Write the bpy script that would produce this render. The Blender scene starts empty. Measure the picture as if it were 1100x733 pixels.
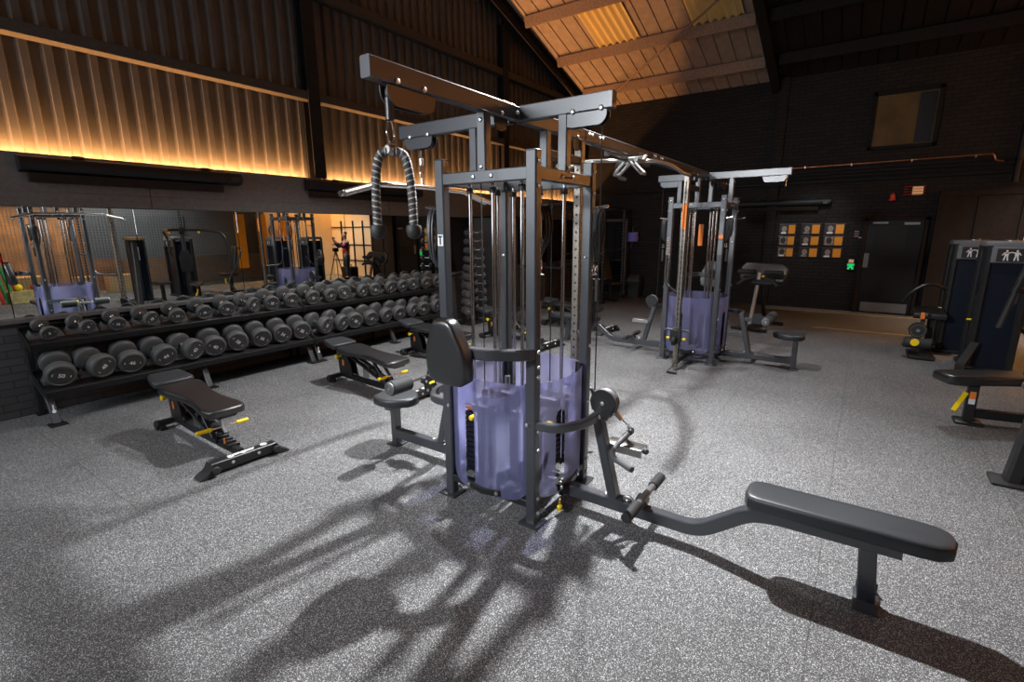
import bpy, bmesh, math, random
from mathutils import Vector, Matrix, Quaternion
random.seed(7)
PI = math.pi
sc = bpy.context.scene
COL = sc.collection

# ------------------------------------------------------------------ camera
FPX = 532.82
RT = Vector((0.5735662, -0.8191374, -0.0059730))
DN = Vector((-0.1823841, -0.1205913, -0.9758042))
FW = Vector((0.7985974, 0.5607777, -0.2185647))
cam_d = bpy.data.cameras.new('camera')
cam_d.sensor_width = 36.0
cam_d.lens = FPX / 1100.0 * 36.0
cam_d.clip_start = 0.05
cam_d.clip_end = 100
cam = bpy.data.objects.new('camera', cam_d)
COL.objects.link(cam)
cam.matrix_world = Matrix(((RT.x, -DN.x, -FW.x, 0), (RT.y, -DN.y, -FW.y, 0), (RT.z, -DN.z, -FW.z, 1.8), (0, 0, 0, 1)))
sc.camera = cam
sc.view_settings.view_transform = 'Standard'
sc.view_settings.look = 'None'
sc.view_settings.gamma = 1.0
sc.view_settings.exposure = 0.0
sc.view_settings.use_curve_mapping = False

# ------------------------------------------------------------------ materials
def mat(name, col, rough=.5, metal=0.0, spec=.5, bump=None, coat=0.0, emit=None):
    m = bpy.data.materials.new(name)
    m.use_nodes = True
    nt = m.node_tree
    b = nt.nodes['Principled BSDF']
    b.inputs['Base Color'].default_value = (*col, 1)
    b.inputs['Roughness'].default_value = rough
    b.inputs['Metallic'].default_value = metal
    b.inputs['Specular IOR Level'].default_value = spec
    if coat:
        b.inputs['Coat Weight'].default_value = coat
        b.inputs['Coat Roughness'].default_value = .2
    if emit:
        b.inputs['Emission Color'].default_value = (*emit[0], 1)
        b.inputs['Emission Strength'].default_value = emit[1]
    if bump:
        scale, strength, var = bump
        tc = nt.nodes.new('ShaderNodeTexCoord')
        nz = nt.nodes.new('ShaderNodeTexNoise')
        nz.inputs['Scale'].default_value = scale
        nz.inputs['Detail'].default_value = 4
        nt.links.new(tc.outputs['Object'], nz.inputs['Vector'])
        if strength:
            bp = nt.nodes.new('ShaderNodeBump')
            bp.inputs['Strength'].default_value = strength
            bp.inputs['Distance'].default_value = .002
            nt.links.new(nz.outputs['Fac'], bp.inputs['Height'])
            nt.links.new(bp.outputs['Normal'], b.inputs['Normal'])
        if var:
            mr = nt.nodes.new('ShaderNodeMapRange')
            mr.inputs['From Min'].default_value = .3
            mr.inputs['From Max'].default_value = .7
            mr.inputs['To Min'].default_value = 1 - var
            mr.inputs['To Max'].default_value = 1 + var
            mx = nt.nodes.new('ShaderNodeMix')
            mx.data_type = 'RGBA'
            mx.blend_type = 'MULTIPLY'
            mx.inputs[0].default_value = 1
            mx.inputs[6].default_value = (*col, 1)
            nt.links.new(nz.outputs['Fac'], mr.inputs['Value'])
            cb = nt.nodes.new('ShaderNodeCombineColor')
            for i in range(3):
                nt.links.new(mr.outputs['Result'], cb.inputs[i])
            nt.links.new(cb.outputs['Color'], mx.inputs[7])
            nt.links.new(mx.outputs[2], b.inputs['Base Color'])
    return m

def N(nt, kind, **kw):
    n = nt.nodes.new(kind)
    for k, v in kw.items():
        setattr(n, k, v)
    return n

def floor_material():
    m = bpy.data.materials.new('speckled_rubber')
    m.use_nodes = True
    nt = m.node_tree
    L = nt.links.new
    b = nt.nodes['Principled BSDF']
    tc = N(nt, 'ShaderNodeTexCoord')
    out = None
    # flecks of two sizes scattered through black crumb
    facs = []
    for sc_, thr in ((240.0, .70), (400.0, .72)):
        v = N(nt, 'ShaderNodeTexVoronoi')
        v.inputs['Scale'].default_value = sc_
        L(tc.outputs['Object'], v.inputs['Vector'])
        sx = N(nt, 'ShaderNodeSeparateColor')
        L(v.outputs['Color'], sx.inputs['Color'])
        mr = N(nt, 'ShaderNodeMapRange')
        mr.inputs['From Min'].default_value = thr
        mr.inputs['From Max'].default_value = thr + .25
        L(sx.outputs[0], mr.inputs['Value'])
        ed = N(nt, 'ShaderNodeMapRange')
        ed.inputs['From Min'].default_value = .25
        ed.inputs['From Max'].default_value = .75
        ed.inputs['To Min'].default_value = 1
        ed.inputs['To Max'].default_value = 0.1
        L(v.outputs['Distance'], ed.inputs['Value'])
        mu = N(nt, 'ShaderNodeMath', operation='MULTIPLY')
        L(mr.outputs['Result'], mu.inputs[0])
        L(ed.outputs['Result'], mu.inputs[1])
        facs.append(mu)
    mx = N(nt, 'ShaderNodeMath', operation='MAXIMUM')
    L(facs[0].outputs[0], mx.inputs[0])
    L(facs[1].outputs[0], mx.inputs[1])
    ramp = N(nt, 'ShaderNodeValToRGB')
    ramp.color_ramp.elements[0].color = (.085, .085, .086, 1)
    ramp.color_ramp.elements[1].color = (.95, .95, .95, 1)
    e = ramp.color_ramp.elements.new(.45)
    e.color = (.30, .30, .305, 1)
    L(mx.outputs[0], ramp.inputs['Fac'])
    # worn and dusty clouds over metres
    nz = N(nt, 'ShaderNodeTexNoise')
    nz.inputs['Scale'].default_value = 1.3
    nz.inputs['Detail'].default_value = 5
    L(tc.outputs['Object'], nz.inputs['Vector'])
    wr = N(nt, 'ShaderNodeMapRange')
    wr.inputs['From Min'].default_value = .3
    wr.inputs['From Max'].default_value = .7
    wr.inputs['To Min'].default_value = .86
    wr.inputs['To Max'].default_value = 1.12
    L(nz.outputs['Fac'], wr.inputs['Value'])
    # seams between the tiles
    br = N(nt, 'ShaderNodeTexBrick', offset=0.0)
    br.inputs['Color1'].default_value = (1, 1, 1, 1)
    br.inputs['Color2'].default_value = (.93, .93, .93, 1)
    br.inputs['Mortar'].default_value = (.6, .6, .6, 1)
    br.inputs['Scale'].default_value = 1.0
    br.inputs['Mortar Size'].default_value = .003
    br.inputs['Brick Width'].default_value = 1.0
    br.inputs['Row Height'].default_value = 1.0
    L(tc.outputs['Object'], br.inputs['Vector'])
    m1 = N(nt, 'ShaderNodeMix', data_type='RGBA', blend_type='MULTIPLY')
    m1.inputs[0].default_value = 1
    L(ramp.outputs['Color'], m1.inputs[6])
    L(br.outputs['Color'], m1.inputs[7])
    cb = N(nt, 'ShaderNodeCombineColor')
    for i in range(3):
        L(wr.outputs['Result'], cb.inputs[i])
    m2 = N(nt, 'ShaderNodeMix', data_type='RGBA', blend_type='MULTIPLY')
    m2.inputs[0].default_value = 1
    L(m1.outputs[2], m2.inputs[6])
    L(cb.outputs['Color'], m2.inputs[7])
    L(m2.outputs[2], b.inputs['Base Color'])
    bp = N(nt, 'ShaderNodeBump')
    bp.inputs['Strength'].default_value = .35
    bp.inputs['Distance'].default_value = .002
    L(mx.outputs[0], bp.inputs['Height'])
    L(bp.outputs['Normal'], b.inputs['Normal'])
    b.inputs['Roughness'].default_value = .8
    b.inputs['Specular IOR Level'].default_value = .25
    return m

def brick_material(name, c1, c2, mortar, scale=1.0, axis='XZ'):
    m = bpy.data.materials.new(name)
    m.use_nodes = True
    nt = m.node_tree
    L = nt.links.new
    b = nt.nodes['Principled BSDF']
    tc = N(nt, 'ShaderNodeTexCoord')
    sp = N(nt, 'ShaderNodeSeparateXYZ')
    cm = N(nt, 'ShaderNodeCombineXYZ')
    L(tc.outputs['Object'], sp.inputs[0])
    L(sp.outputs[axis[0]], cm.inputs[0])
    L(sp.outputs[axis[1]], cm.inputs[1])
    br = N(nt, 'ShaderNodeTexBrick')
    br.inputs['Color1'].default_value = (*c1, 1)
    br.inputs['Color2'].default_value = (*c2, 1)
    br.inputs['Mortar'].default_value = (*mortar, 1)
    br.inputs['Scale'].default_value = scale
    br.inputs['Mortar Size'].default_value = .006
    br.inputs['Brick Width'].default_value = .225
    br.inputs['Row Height'].default_value = .075
    L(cm.outputs[0], br.inputs['Vector'])
    L(br.outputs['Color'], b.inputs['Base Color'])
    bp = N(nt, 'ShaderNodeBump')
    bp.inputs['Strength'].default_value = .6
    bp.inputs['Distance'].default_value = .006
    bp.invert = True
    L(br.outputs['Fac'], bp.inputs['Height'])
    L(bp.outputs['Normal'], b.inputs['Normal'])
    b.inputs['Roughness'].default_value = .8
    b.inputs['Specular IOR Level'].default_value = .12
    return m

def shroud_material():
    m = bpy.data.materials.new('frosted_lavender_acrylic')
    m.use_nodes = True
    nt = m.node_tree
    L = nt.links.new
    nt.nodes.remove(nt.nodes['Principled BSDF'])
    out = nt.nodes['Material Output']
    tr = N(nt, 'ShaderNodeBsdfTransparent')
    tr.inputs['Color'].default_value = (.66, .67, .99, 1)
    rf = N(nt, 'ShaderNodeBsdfRefraction')
    rf.inputs['Color'].default_value = (.66, .67, .99, 1)
    rf.inputs['Roughness'].default_value = .11
    rf.inputs['IOR'].default_value = 1.02
    df = N(nt, 'ShaderNodeBsdfDiffuse')
    df.inputs['Color'].default_value = (.50, .52, 1.0, 1)
    tl = N(nt, 'ShaderNodeBsdfTranslucent')
    tl.inputs['Color'].default_value = (.64, .65, 1.0, 1)
    gl = N(nt, 'ShaderNodeBsdfGlossy')
    gl.inputs['Color'].default_value = (.8, .8, .9, 1)
    gl.inputs['Roughness'].default_value = .22
    a = N(nt, 'ShaderNodeMixShader'); a.inputs[0].default_value = .5
    L(tr.outputs[0], a.inputs[1]); L(rf.outputs[0], a.inputs[2])
    c = N(nt, 'ShaderNodeMixShader'); c.inputs[0].default_value = .5
    L(df.outputs[0], c.inputs[1]); L(tl.outputs[0], c.inputs[2])
    d = N(nt, 'ShaderNodeMixShader'); d.inputs[0].default_value = .31
    L(a.outputs[0], d.inputs[1]); L(c.outputs[0], d.inputs[2])
    e = N(nt, 'ShaderNodeMixShader'); e.inputs[0].default_value = .07
    L(d.outputs[0], e.inputs[1]); L(gl.outputs[0], e.inputs[2])
    L(e.outputs[0], out.inputs['Surface'])
    return m

M = {
    'floor': floor_material(),
    'paint': mat('charcoal_powder_coat', (.040, .043, .051), .30, spec=1.0, bump=(400, .05, .06)),
    'paint_dark': mat('black_powder_coat', (.014, .014, .015), .4, bump=(400, .05, .05)),
    'vinyl': mat('black_vinyl', (.013, .013, .014), .34, spec=1.0, bump=(260, .06, .1)),
    'vinyl_grey': mat('charcoal_vinyl', (.03, .032, .036), .42, bump=(260, .12, .1)),
    'rubber': mat('black_rubber', (.02, .02, .02), .6, bump=(300, .1, .1)),
    'foam': mat('black_foam', (.022, .022, .024), .7, bump=(500, .3, .1)),
    'db': mat('grey_black_urethane', (.085, .088, .090), .5, bump=(200, .06, .12)),
    'dbface': mat('dark_urethane_face', (.045, .046, .048), .5, bump=(200, .06, .12)),
    'chrome': mat('polished_chrome', (.78, .77, .76), .14, 1.0),
    'steel': mat('brushed_steel', (.50, .49, .47), .32, 1.0, bump=(90, .05, .15)),
    'galv': mat('worn_nickel_plate', (.30, .27, .23), .38, 1.0, bump=(60, .05, .25)),
    'bolt': mat('zinc_bolt', (.75, .75, .75), .28, .9),
    'yellow': mat('yellow_plastic', (1.0, .70, .005), .4),
    'orange': mat('orange_sticker', (.85, .22, .03), .5),
    'white': mat('white_print', (.8, .8, .8), .5),
    'red': mat('red_print', (.6, .02, .02), .5),
    'plate': mat('black_weight_plate', (.016, .016, .017), .45),
    'cable': mat('black_cable', (.012, .012, .012), .4),
    'rope': mat('black_braided_rope', (.035, .034, .033), .55),
    'rope_glint': mat('pale_rope_highlight', (.34, .33, .31), .5),
    'shroud': shroud_material(),
    'satin_grey': mat('grey_satin_bar', (.11, .11, .115), .32, bump=(300, .05, .1)),
    'navy': mat('navy_machine_panel', (.007, .011, .022), .35, spec=.3),
    'capgrey': mat('grey_machine_cap', (.16, .165, .175), .45),
    'brick': brick_material('black_painted_brick', (.020, .0185, .018), (.027, .024, .023), (.012, .011, .011), 1.0, 'YZ'),
    'brickx': brick_material('black_painted_brick_low_wall', (.075, .076, .080), (.090, .090, .094), (.055, .055, .057), 1.0, 'XZ'),
    'clad': mat('dark_grey_corrugated_steel', (.070, .064, .060), .6, spec=.2, bump=(6, 0, .12)),
    'band': mat('grey_black_boarding', (.105, .102, .103), .6, bump=(25, .1, .15)),
    'girt': mat('dark_timber_girt', (.045, .039, .034), .8, spec=.2, bump=(40, .2, .2)),
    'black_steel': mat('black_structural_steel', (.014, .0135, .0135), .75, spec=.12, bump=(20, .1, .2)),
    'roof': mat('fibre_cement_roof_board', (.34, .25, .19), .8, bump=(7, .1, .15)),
    'timber': mat('old_roof_timber', (.26, .17, .12), .8, bump=(30, .3, .25)),
    'dark_ply': mat('dark_stained_board', (.020, .013, .010), .7, spec=.15, bump=(12, .1, .2)),
    'door': mat('black_door_paint', (.010, .010, .011), .45, spec=.2, bump=(10, .05, .1)),
    'heater': mat('black_heater_case', (.011, .011, .012), .5, spec=.25),
    'cream': mat('cream_wall_sheet', (.80, .60, .38), .8, bump=(2, 0, .08)),
    'skin': mat('skin', (.55, .30, .22), .5),
    'jeans': mat('blue_denim', (.06, .10, .18), .8),
    'vest': mat('red_vest_cloth', (.62, .02, .03), .7),
    'sleeve': mat('dark_blue_cloth', (.03, .035, .10), .8),
    'hair': mat('brown_hair', (.05, .03, .02), .7),
    'blue_roll': mat('lavender_paper_roll', (.20, .18, .62), .7),
    'copper': mat('copper_pipe', (.55, .20, .09), .35, 1.0),
    'wall_board': mat('pale_timber_wall_board', (.42, .30, .20), .75, bump=(5, 0, .12)),
    'bin': mat('dark_grey_plastic', (.035, .037, .040), .45),
    'tan': mat('tan_board', (.50, .32, .12), .7),
    'store': mat('brown_store_wall', (.20, .11, .05), .8, bump=(3, 0, .4)),
    'green': mat('green_plastic', (.02, .25, .08), .5),
    'kick': mat('dull_steel_plate', (.22, .22, .22), .45, .8),
    'yellow_line': mat('yellow_floor_tape', (.42, .34, .14), .7, bump=(14, .0, .35)),
    'poster_orange': mat('orange_poster_print', (.80, .30, .015), .6, bump=(40, 0, .1)),
    'poster_dark': mat('dark_photo_print', (.015, .011, .011), .5, bump=(45, 0, .8)),
    'poster_pale': mat('pale_photo_print', (.26, .20, .17), .5, bump=(45, 0, .6)),
    'glass_dim': mat('dusty_window_glass', (.11, .075, .035), .6, spec=.1, bump=(3, 0, .25)),
    'rooflight': mat('translucent_roof_sheet', (.75, .55, .22), .5),
}
def mirror_material():
    m = bpy.data.materials.new('mirror_glass')
    m.use_nodes = True
    b = m.node_tree.nodes['Principled BSDF']
    b.inputs['Base Color'].default_value = (.74, .78, .76, 1)
    b.inputs['Metallic'].default_value = 1
    b.inputs['Roughness'].default_value = 0.0
    return m
M['mirror'] = mirror_material()
def emit_mat(name, col, s):
    m = bpy.data.materials.new(name)
    m.use_nodes = True
    nt = m.node_tree
    b = nt.nodes['Principled BSDF']
    b.inputs['Base Color'].default_value = (*col, 1)
    b.inputs['Emission Color'].default_value = (*col, 1)
    b.inputs['Emission Strength'].default_value = s
    return m
M['led'] = emit_mat('amber_led', (1, .42, .10), 6.0)
M['exit'] = emit_mat('lit_green_sign', (.02, .75, .22), .45)
M['exit_w'] = emit_mat('lit_pale_sign', (.8, .5, .25), .22)
M['redlamp'] = emit_mat('red_lamp', (.5, .03, .02), .05)

# ------------------------------------------------------------------ mesh builder
def fil(pts, r, n=5):
    """round the inner corners of a polyline"""
    pts = [Vector(p) for p in pts]
    out = [pts[0]]
    for i in range(1, len(pts) - 1):
        a, b, c = pts[i - 1], pts[i], pts[i + 1]
        u, v = (a - b), (c - b)
        rr = min(r, u.length * .49, v.length * .49)
        p, q = b + u.normalized() * rr, b + v.normalized() * rr
        for k in range(n + 1):
            t = k / n
            out.append(p * (1 - t) ** 2 + b * 2 * t * (1 - t) + q * t * t)
    out.append(pts[-1])
    return out

def rrect(w, h, c=.006):
    a, b = w / 2, h / 2
    c = min(c, a * .6, b * .6)
    return [(a - c, -b), (a, -b + c), (a, b - c), (a - c, b), (-a + c, b), (-a, b - c), (-a, -b + c), (-a + c, -b)]

def circ(r, n=12):
    return [(r * math.cos(2 * PI * i / n), r * math.sin(2 * PI * i / n)) for i in range(n)]

def offs(poly, d):
    """offset a CCW polygon inwards by d"""
    n = len(poly)
    out = []
    for i in range(n):
        a, b, c = Vector(poly[i - 1]), Vector(poly[i]), Vector(poly[(i + 1) % n])
        e1, e2 = (b - a).normalized(), (c - b).normalized()
        n1, n2 = Vector((-e1.y, e1.x)), Vector((-e2.y, e2.x))
        m = n1 + n2
        if m.length < 1e-6:
            m = n1
        m.normalize()
        k = max(m.dot(n1), .5)
        out.append(tuple(b + m * (d / k)))
    return out

class MB:
    def __init__(s):
        s.bm = bmesh.new()
    def rings(s, rings, cap=True, closed=False):
        vs = [[s.bm.verts.new(p) for p in r] for r in rings]
        n = len(vs[0])
        pairs = list(zip(vs, vs[1:])) + ([(vs[-1], vs[0])] if closed else [])
        for a, b in pairs:
            for i in range(n):
                j = (i + 1) % n
                s.bm.faces.new((a[i], a[j], b[j], b[i]))
        if cap and not closed:
            s.bm.faces.new(list(reversed(vs[0])))
            s.bm.faces.new(vs[-1])
        return s
    def sweep(s, path, prof, up=(0, 0, 1), cap=True, closed=False):
        path = [Vector(p) for p in path]
        up = Vector(up)
        rings = []
        n = len(path)
        for i, p in enumerate(path):
            if closed:
                t = path[(i + 1) % n] - path[i - 1]
            elif i == 0:
                t = path[1] - path[0]
            elif i == n - 1:
                t = path[-1] - path[-2]
            else:
                t = (path[i + 1] - p).normalized() + (p - path[i - 1]).normalized()
            t.normalize()
            u = up
            if abs(t.dot(u)) > .98:
                u = Vector((1, 0, 0)) if abs(t.x) < .9 else Vector((0, 1, 0))
            x = t.cross(u).normalized()
            y = x.cross(t).normalized()
            rings.append([p + x * a + y * b for a, b in prof])
        return s.rings(rings, cap, closed)
    def bar(s, p0, p1, w, h, c=.006, up=(0, 0, 1)):
        return s.sweep([p0, p1], rrect(w, h, c), up)
    def beam(s, path, w, h, r=.08, c=.006, up=(0, 0, 1), n=6):
        return s.sweep(fil(path, r, n), rrect(w, h, c), up)
    def tube(s, path, r, n=12, fr=0.0, closed=False):
        """round tube with frames carried along the path"""
        path = fil(path, fr) if fr else [Vector(p) for p in path]
        rings = []
        N_ = len(path)
        x = None
        for i, p in enumerate(path):
            if closed:
                t = (path[(i + 1) % N_] - path[i - 1]).normalized()
            elif i == 0:
                t = (path[1] - path[0]).normalized()
            elif i == N_ - 1:
                t = (path[-1] - path[-2]).normalized()
            else:
                t = ((path[i + 1] - p).normalized() + (p - path[i - 1]).normalized()).normalized()
            if x is None:
                u = Vector((0, 0, 1)) if abs(t.z) < .9 else Vector((1, 0, 0))
                x = t.cross(u).normalized()
            else:
                x = (x - t * x.dot(t)).normalized()
            y = t.cross(x)
            rr = r[i] if isinstance(r, (list, tuple)) else r
            rings.append([p + (x * a + y * b) * rr for a, b in circ(1, n)])
        return s.rings(rings, not closed, closed)
    def _box(s, c, d, b=.003):
        c = Vector(c)
        x, y, z = d[0] / 2, d[1] / 2, d[2] / 2
        b = min(b, x * .5, y * .5, z * .5)
        q = [(-x, -y), (x, -y), (x, y), (-x, y)]
        def ring(k, zz):
            return [c + Vector((px * (1 - k / x), py * (1 - k / y), zz)) for px, py in q]
        def chring(ch, ins, zz):
            o = []
            for sx, sy in ((-1, -1), (1, -1), (1, 1), (-1, 1)):
                X, Y = sx * (x - ins), sy * (y - ins)
                a = c + Vector((X, Y - sy * ch, zz))
                e = c + Vector((X - sx * ch, Y, zz))
                if (sx, sy) == (-1, -1): o += [a, e]
                elif (sx, sy) == (1, -1): o += [e, a]
                elif (sx, sy) == (1, 1): o += [a, e]
                else: o += [e, a]
            return o
        return s.rings([chring(b, b, -z), chring(b, 0, -z + b), chring(b, 0, z - b), chring(b, b, z)])
    def cyl(s, p0, p1, r, n=16, b=0.0, r2=None):
        p0, p1 = Vector(p0), Vector(p1)
        r2 = r if r2 is None else r2
        if b:
            t = (p1 - p0).normalized()
            return s.tube([p0, p0 + t * b, p1 - t * b, p1], [r - b, r, r2, r2 - b], n)
        return s.tube([p0, p1], [r, r2], n)
    def lathe(s, prof, org=(0, 0, 0), axis=(0, 0, 1), n=20):
        """prof: (r, h) along axis"""
        org, ax = Vector(org), Vector(axis).normalized()
        u = Vector((1, 0, 0)) if abs(ax.x) < .9 else Vector((0, 0, 1))
        x = ax.cross(u).normalized()
        y = ax.cross(x)
        return s.rings([[org + ax * h + (x * a + y * b) * max(r, 1e-4) for a, b in circ(1, n)] for r, h in prof])
    def pad(s, outline, z0, z1, r=.02, mtx=None):
        """cushion: rounded slab over a CCW outline in the XY plane"""
        mtx = mtx or Matrix()
        lay = [(z0, r * .5), (z0 + r * .3, .12 * r), (z0 + r * .6, 0), (z1 - r, 0), (z1 - r * .62, r * .08), (z1 - r * .29, r * .29), (z1 - r * .08, r * .62), (z1, r), (z1 + .002, r * 2.0)]
        rg = []
        for z, i in lay:
            o = offs(outline, i) if i else outline
            rg.append([mtx @ Vector((p[0], p[1], z)) for p in o])
        return s.rings(rg)
    def prism(s, outline, z0, z1, mtx=None, b=.003):
        mtx = mtx or Matrix()
        lay = [(z0, b), (z0 + b, 0), (z1 - b, 0), (z1, b)] if b else [(z0, 0), (z1, 0)]
        return s.rings([[mtx @ Vector((p[0], p[1], z)) for p in (offs(outline, i) if i else outline)] for z, i in lay])
    def grid(s, pts):
        vs = [[s.bm.verts.new(p) for p in r] for r in pts]
        for a, b in zip(vs, vs[1:]):
            for i in range(len(a) - 1):
                s.bm.faces.new((a[i], a[i + 1], b[i + 1], b[i]))
        return s
    def quad(s, a, b, c, d):
        s.bm.faces.new([s.bm.verts.new(p) for p in (a, b, c, d)])
        return s
    def build(s, name, m, parent=None, sharp=38, fixn=True):
        if fixn:
            bmesh.ops.recalc_face_normals(s.bm, faces=s.bm.faces[:])
        me = bpy.data.meshes.new(name)
        s.bm.to_mesh(me)
        s.bm.free()
        for p in me.polygons:
            p.use_smooth = True
        me.set_sharp_from_angle(angle=math.radians(sharp))
        me.materials.append(M[m] if isinstance(m, str) else m)
        o = bpy.data.objects.new(name, me)
        COL.objects.link(o)
        if parent is not None:
            o.parent = parent
        return o

def tag(o, label, cat, group=None, kind=None):
    o['label'] = label
    o['category'] = cat
    if group:
        o['group'] = group
    if kind:
        o['kind'] = kind
    return o
def thing(name, label, cat, loc=(0, 0, 0), rz=0.0, group=None):
    o = bpy.data.objects.new(name, None)
    o.empty_display_size = .1
    COL.objects.link(o)
    o.location = loc
    o.rotation_euler = (0, 0, rz)
    return tag(o, label, cat, group)
def struct(name, mb, m):
    o = mb.build(name, m)
    o['kind'] = 'structure'
    return o
def cp(root, loc=None, rz=None, label=None, rot=None):
    r = root.copy()
    COL.objects.link(r)
    if loc is not None:
        r.location = loc
    if rz is not None:
        r.rotation_euler = (0, 0, rz)
    if rot is not None:
        r.rotation_euler = rot
    if label:
        r['label'] = label
    for ch in list(root.children):
        c = ch.copy()
        COL.objects.link(c)
        c.parent = r
        for g in list(ch.children):
            d = g.copy()
            COL.objects.link(d)
            d.parent = c
    return r
def dup(o, loc, parent=None, rot=None):
    c = o.copy()
    COL.objects.link(c)
    c.location = loc
    if rot is not None:
        c.rotation_euler = rot
    c.parent = parent if parent is not None else o.parent
    return c
def text(name, s, size, m, parent, mtx, bold=0.0, ext=.0006):
    cu = bpy.data.curves.new(name, 'FONT')
    cu.body = s
    cu.size = size
    cu.align_x = 'CENTER'
    cu.align_y = 'CENTER'
    cu.extrude = ext
    cu.offset = bold
    cu.resolution_u = 3
    t = bpy.data.objects.new(name + '_tmp', cu)
    COL.objects.link(t)
    dg = bpy.context.evaluated_depsgraph_get()
    me = bpy.data.meshes.new_from_object(t.evaluated_get(dg))
    bpy.data.objects.remove(t)
    me.transform(mtx)
    me.materials.clear()
    me.materials.append(M[m])
    o = bpy.data.objects.new(name, me)
    COL.objects.link(o)
    o.parent = parent
    return o
def frame(org, xa, ya):
    """matrix whose local x, y run along xa, ya"""
    x, y = Vector(xa).normalized(), Vector(ya).normalized()
    z = x.cross(y).normalized()
    y = z.cross(x)
    o = Vector(org)
    return Matrix(((x.x, y.x, z.x, o.x), (x.y, y.y, z.y, o.y), (x.z, y.z, z.z, o.z), (0, 0, 0, 1)))
_bolt = {}
def bolt(parent, p, axis, r=.011):
    """one dome-head bolt, sharing its mesh with all bolts of its size"""
    if r not in _bolt:
        o = MB().lathe([(r * .7, -.004), (r * .7, .001), (r, .001), (r, .004), (r * .8, .0085), (r * .35, .0105), (.0005, .011)], n=10).build('bolt', 'bolt', parent)
        _bolt[r] = o.data
    else:
        o = bpy.data.objects.new('bolt', _bolt[r])
        COL.objects.link(o)
        o.parent = parent
    o.location = p
    o.rotation_mode = 'QUATERNION'
    o.rotation_quaternion = Vector((0, 0, 1)).rotation_difference(Vector(axis))
    return o
# ================================================================== THE ROOM
XB, YM = 13.2, 6.75          # back wall plane, mirror plane
SL = -.316
def roof_z(x):
    return 5.0 + SL * (x - 13.2) if x > 2.5 else 5.0 + SL * (2.5 - 13.2) + SL * (2.5 - x)

f = struct('floor', MB()._box((5.2, .2, -.05), (17.2, 14.0, .1), .002), 'floor')

# low painted brick wall under the mirror, its ledge
struct('wall_left_lower', MB()._box((5.1, 6.82, .47), (16.4, .2, .94), .004), 'brickx')
struct('trim_1', MB()._box((5.1, 6.735, .955), (16.4, .11, .045), .004), 'band')
struct('wall_left_backing', MB()._box((5.1, 6.86, 1.52), (16.4, .12, 1.1), .002), 'black_steel')

# corrugated cladding up to the sloping roof
mb = MB()
cols = []
x = -3.1
pit = .18
while x < XB:
    for dx, dy in ((0, 0), (.06, 0), (.085, .05), (.155, .05)):
        cols.append((x + dx, 6.79 + dy))
    x += pit
cols.append((XB, 6.79))
zs = [2.45, 3.0, 3.7, 4.4, 5.0]
rows = []
for cx, cy in cols:
    zt = roof_z(cx)
    rows.append([Vector((cx, cy, min(z, zt))) for z in zs] + [Vector((cx, cy, zt))])
mb.grid(rows)
struct('wall_left', mb, 'clad')
# boxed timber band over the mirror: two boards, front face 10 cm proud of the sheets
struct('trim_2', MB()._box((4.85, 6.725, 2.335), (16.0, .11, .28), .003), 'band')
struct('trim_lip', MB()._box((4.85, 6.676, 2.37), (16.0, .014, .36), .003), 'band')
struct('trim_3', MB()._box((4.85, 6.71, 2.124), (16.0, .10, .135), .004), 'band')
for k, jx in enumerate((2.42, 5.9, 9.1)):
    struct('trim_seam', MB()._box((jx, 6.659, 2.3), (.006, .004, .46), .001), 'black_steel')
# girts
struct('trim_4', MB()._box((5.0, 6.715, 3.655), (16.3, .15, .12), .008), 'girt')
struct('trim_5', MB()._box((5.0, 6.70, 5.02), (16.3, .13, .14), .008), 'girt')
struct('trim_6', MB()._box((1.2, 6.70, 6.5), (14.8, .13, .14), .008), 'girt')
# steel wall columns (H section)
for cx in (-.15, 4.62, 9.28):
    zt = roof_z(cx) - .3
    m_ = MB()
    zc, zh = (2.55 + zt) / 2, zt - 2.55
    m_._box((cx, 6.635, zc), (.19, .02, zh), .003)
    m_._box((cx, 6.705, zc), (.02, .13, zh), .003)
    m_._box((cx, 6.775, zc), (.19, .02, zh), .003)
    o = struct('column', m_, 'black_steel')

# LED strip lying on the band, behind its lip
led = MB()
led._box((1.9, 6.745, 2.479), (5.2, .012, .006), .001)
o = led.build('led_strip', 'led')
tag(o, 'thin amber LED strip along the boarding over the mirror, before the first wall column', 'light strip', 'amber light strips')
o2 = MB()._box((6.95, 6.745, 2.479), (4.4, .012, .006), .001).build('led_strip', 'led')
tag(o2, 'thin amber LED strip along the boarding, between the two black wall columns', 'light strip', 'amber light strips')
o3 = MB()._box((11.3, 6.745, 2.479), (3.6, .012, .006), .001).build('led_strip', 'led')
tag(o3, 'thin amber LED strip on the boarding beyond the second wall column, towards the back corner', 'light strip', 'amber light strips')

# mirror panels
JO = [-2.6, -.6, 1.13, 2.258, 3.384, 5.058, 7.1]
desc = ['mirror panel behind the camera end of the dumbbell wall', 'mirror panel left of the first dumbbell rack', 'mirror panel that reflects the lat bar end of the front cable station',
        'mirror panel that reflects the fly machine with long curved arms', 'mirror panel behind the last dumbbells of the first rack, reflecting the far cable station',
        'mirror panel behind the second dumbbell rack, reflecting the person in the red vest']
for i in range(6):
    a, b = JO[i] + .003, JO[i + 1] - .003
    o = MB()._box(((a + b) / 2, YM + .008, 1.517), (b - a, .012, 1.078), .001).build('wall_mirror', 'mirror')
    tag(o, desc[i], 'mirror', 'wall mirror panels')

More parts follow.
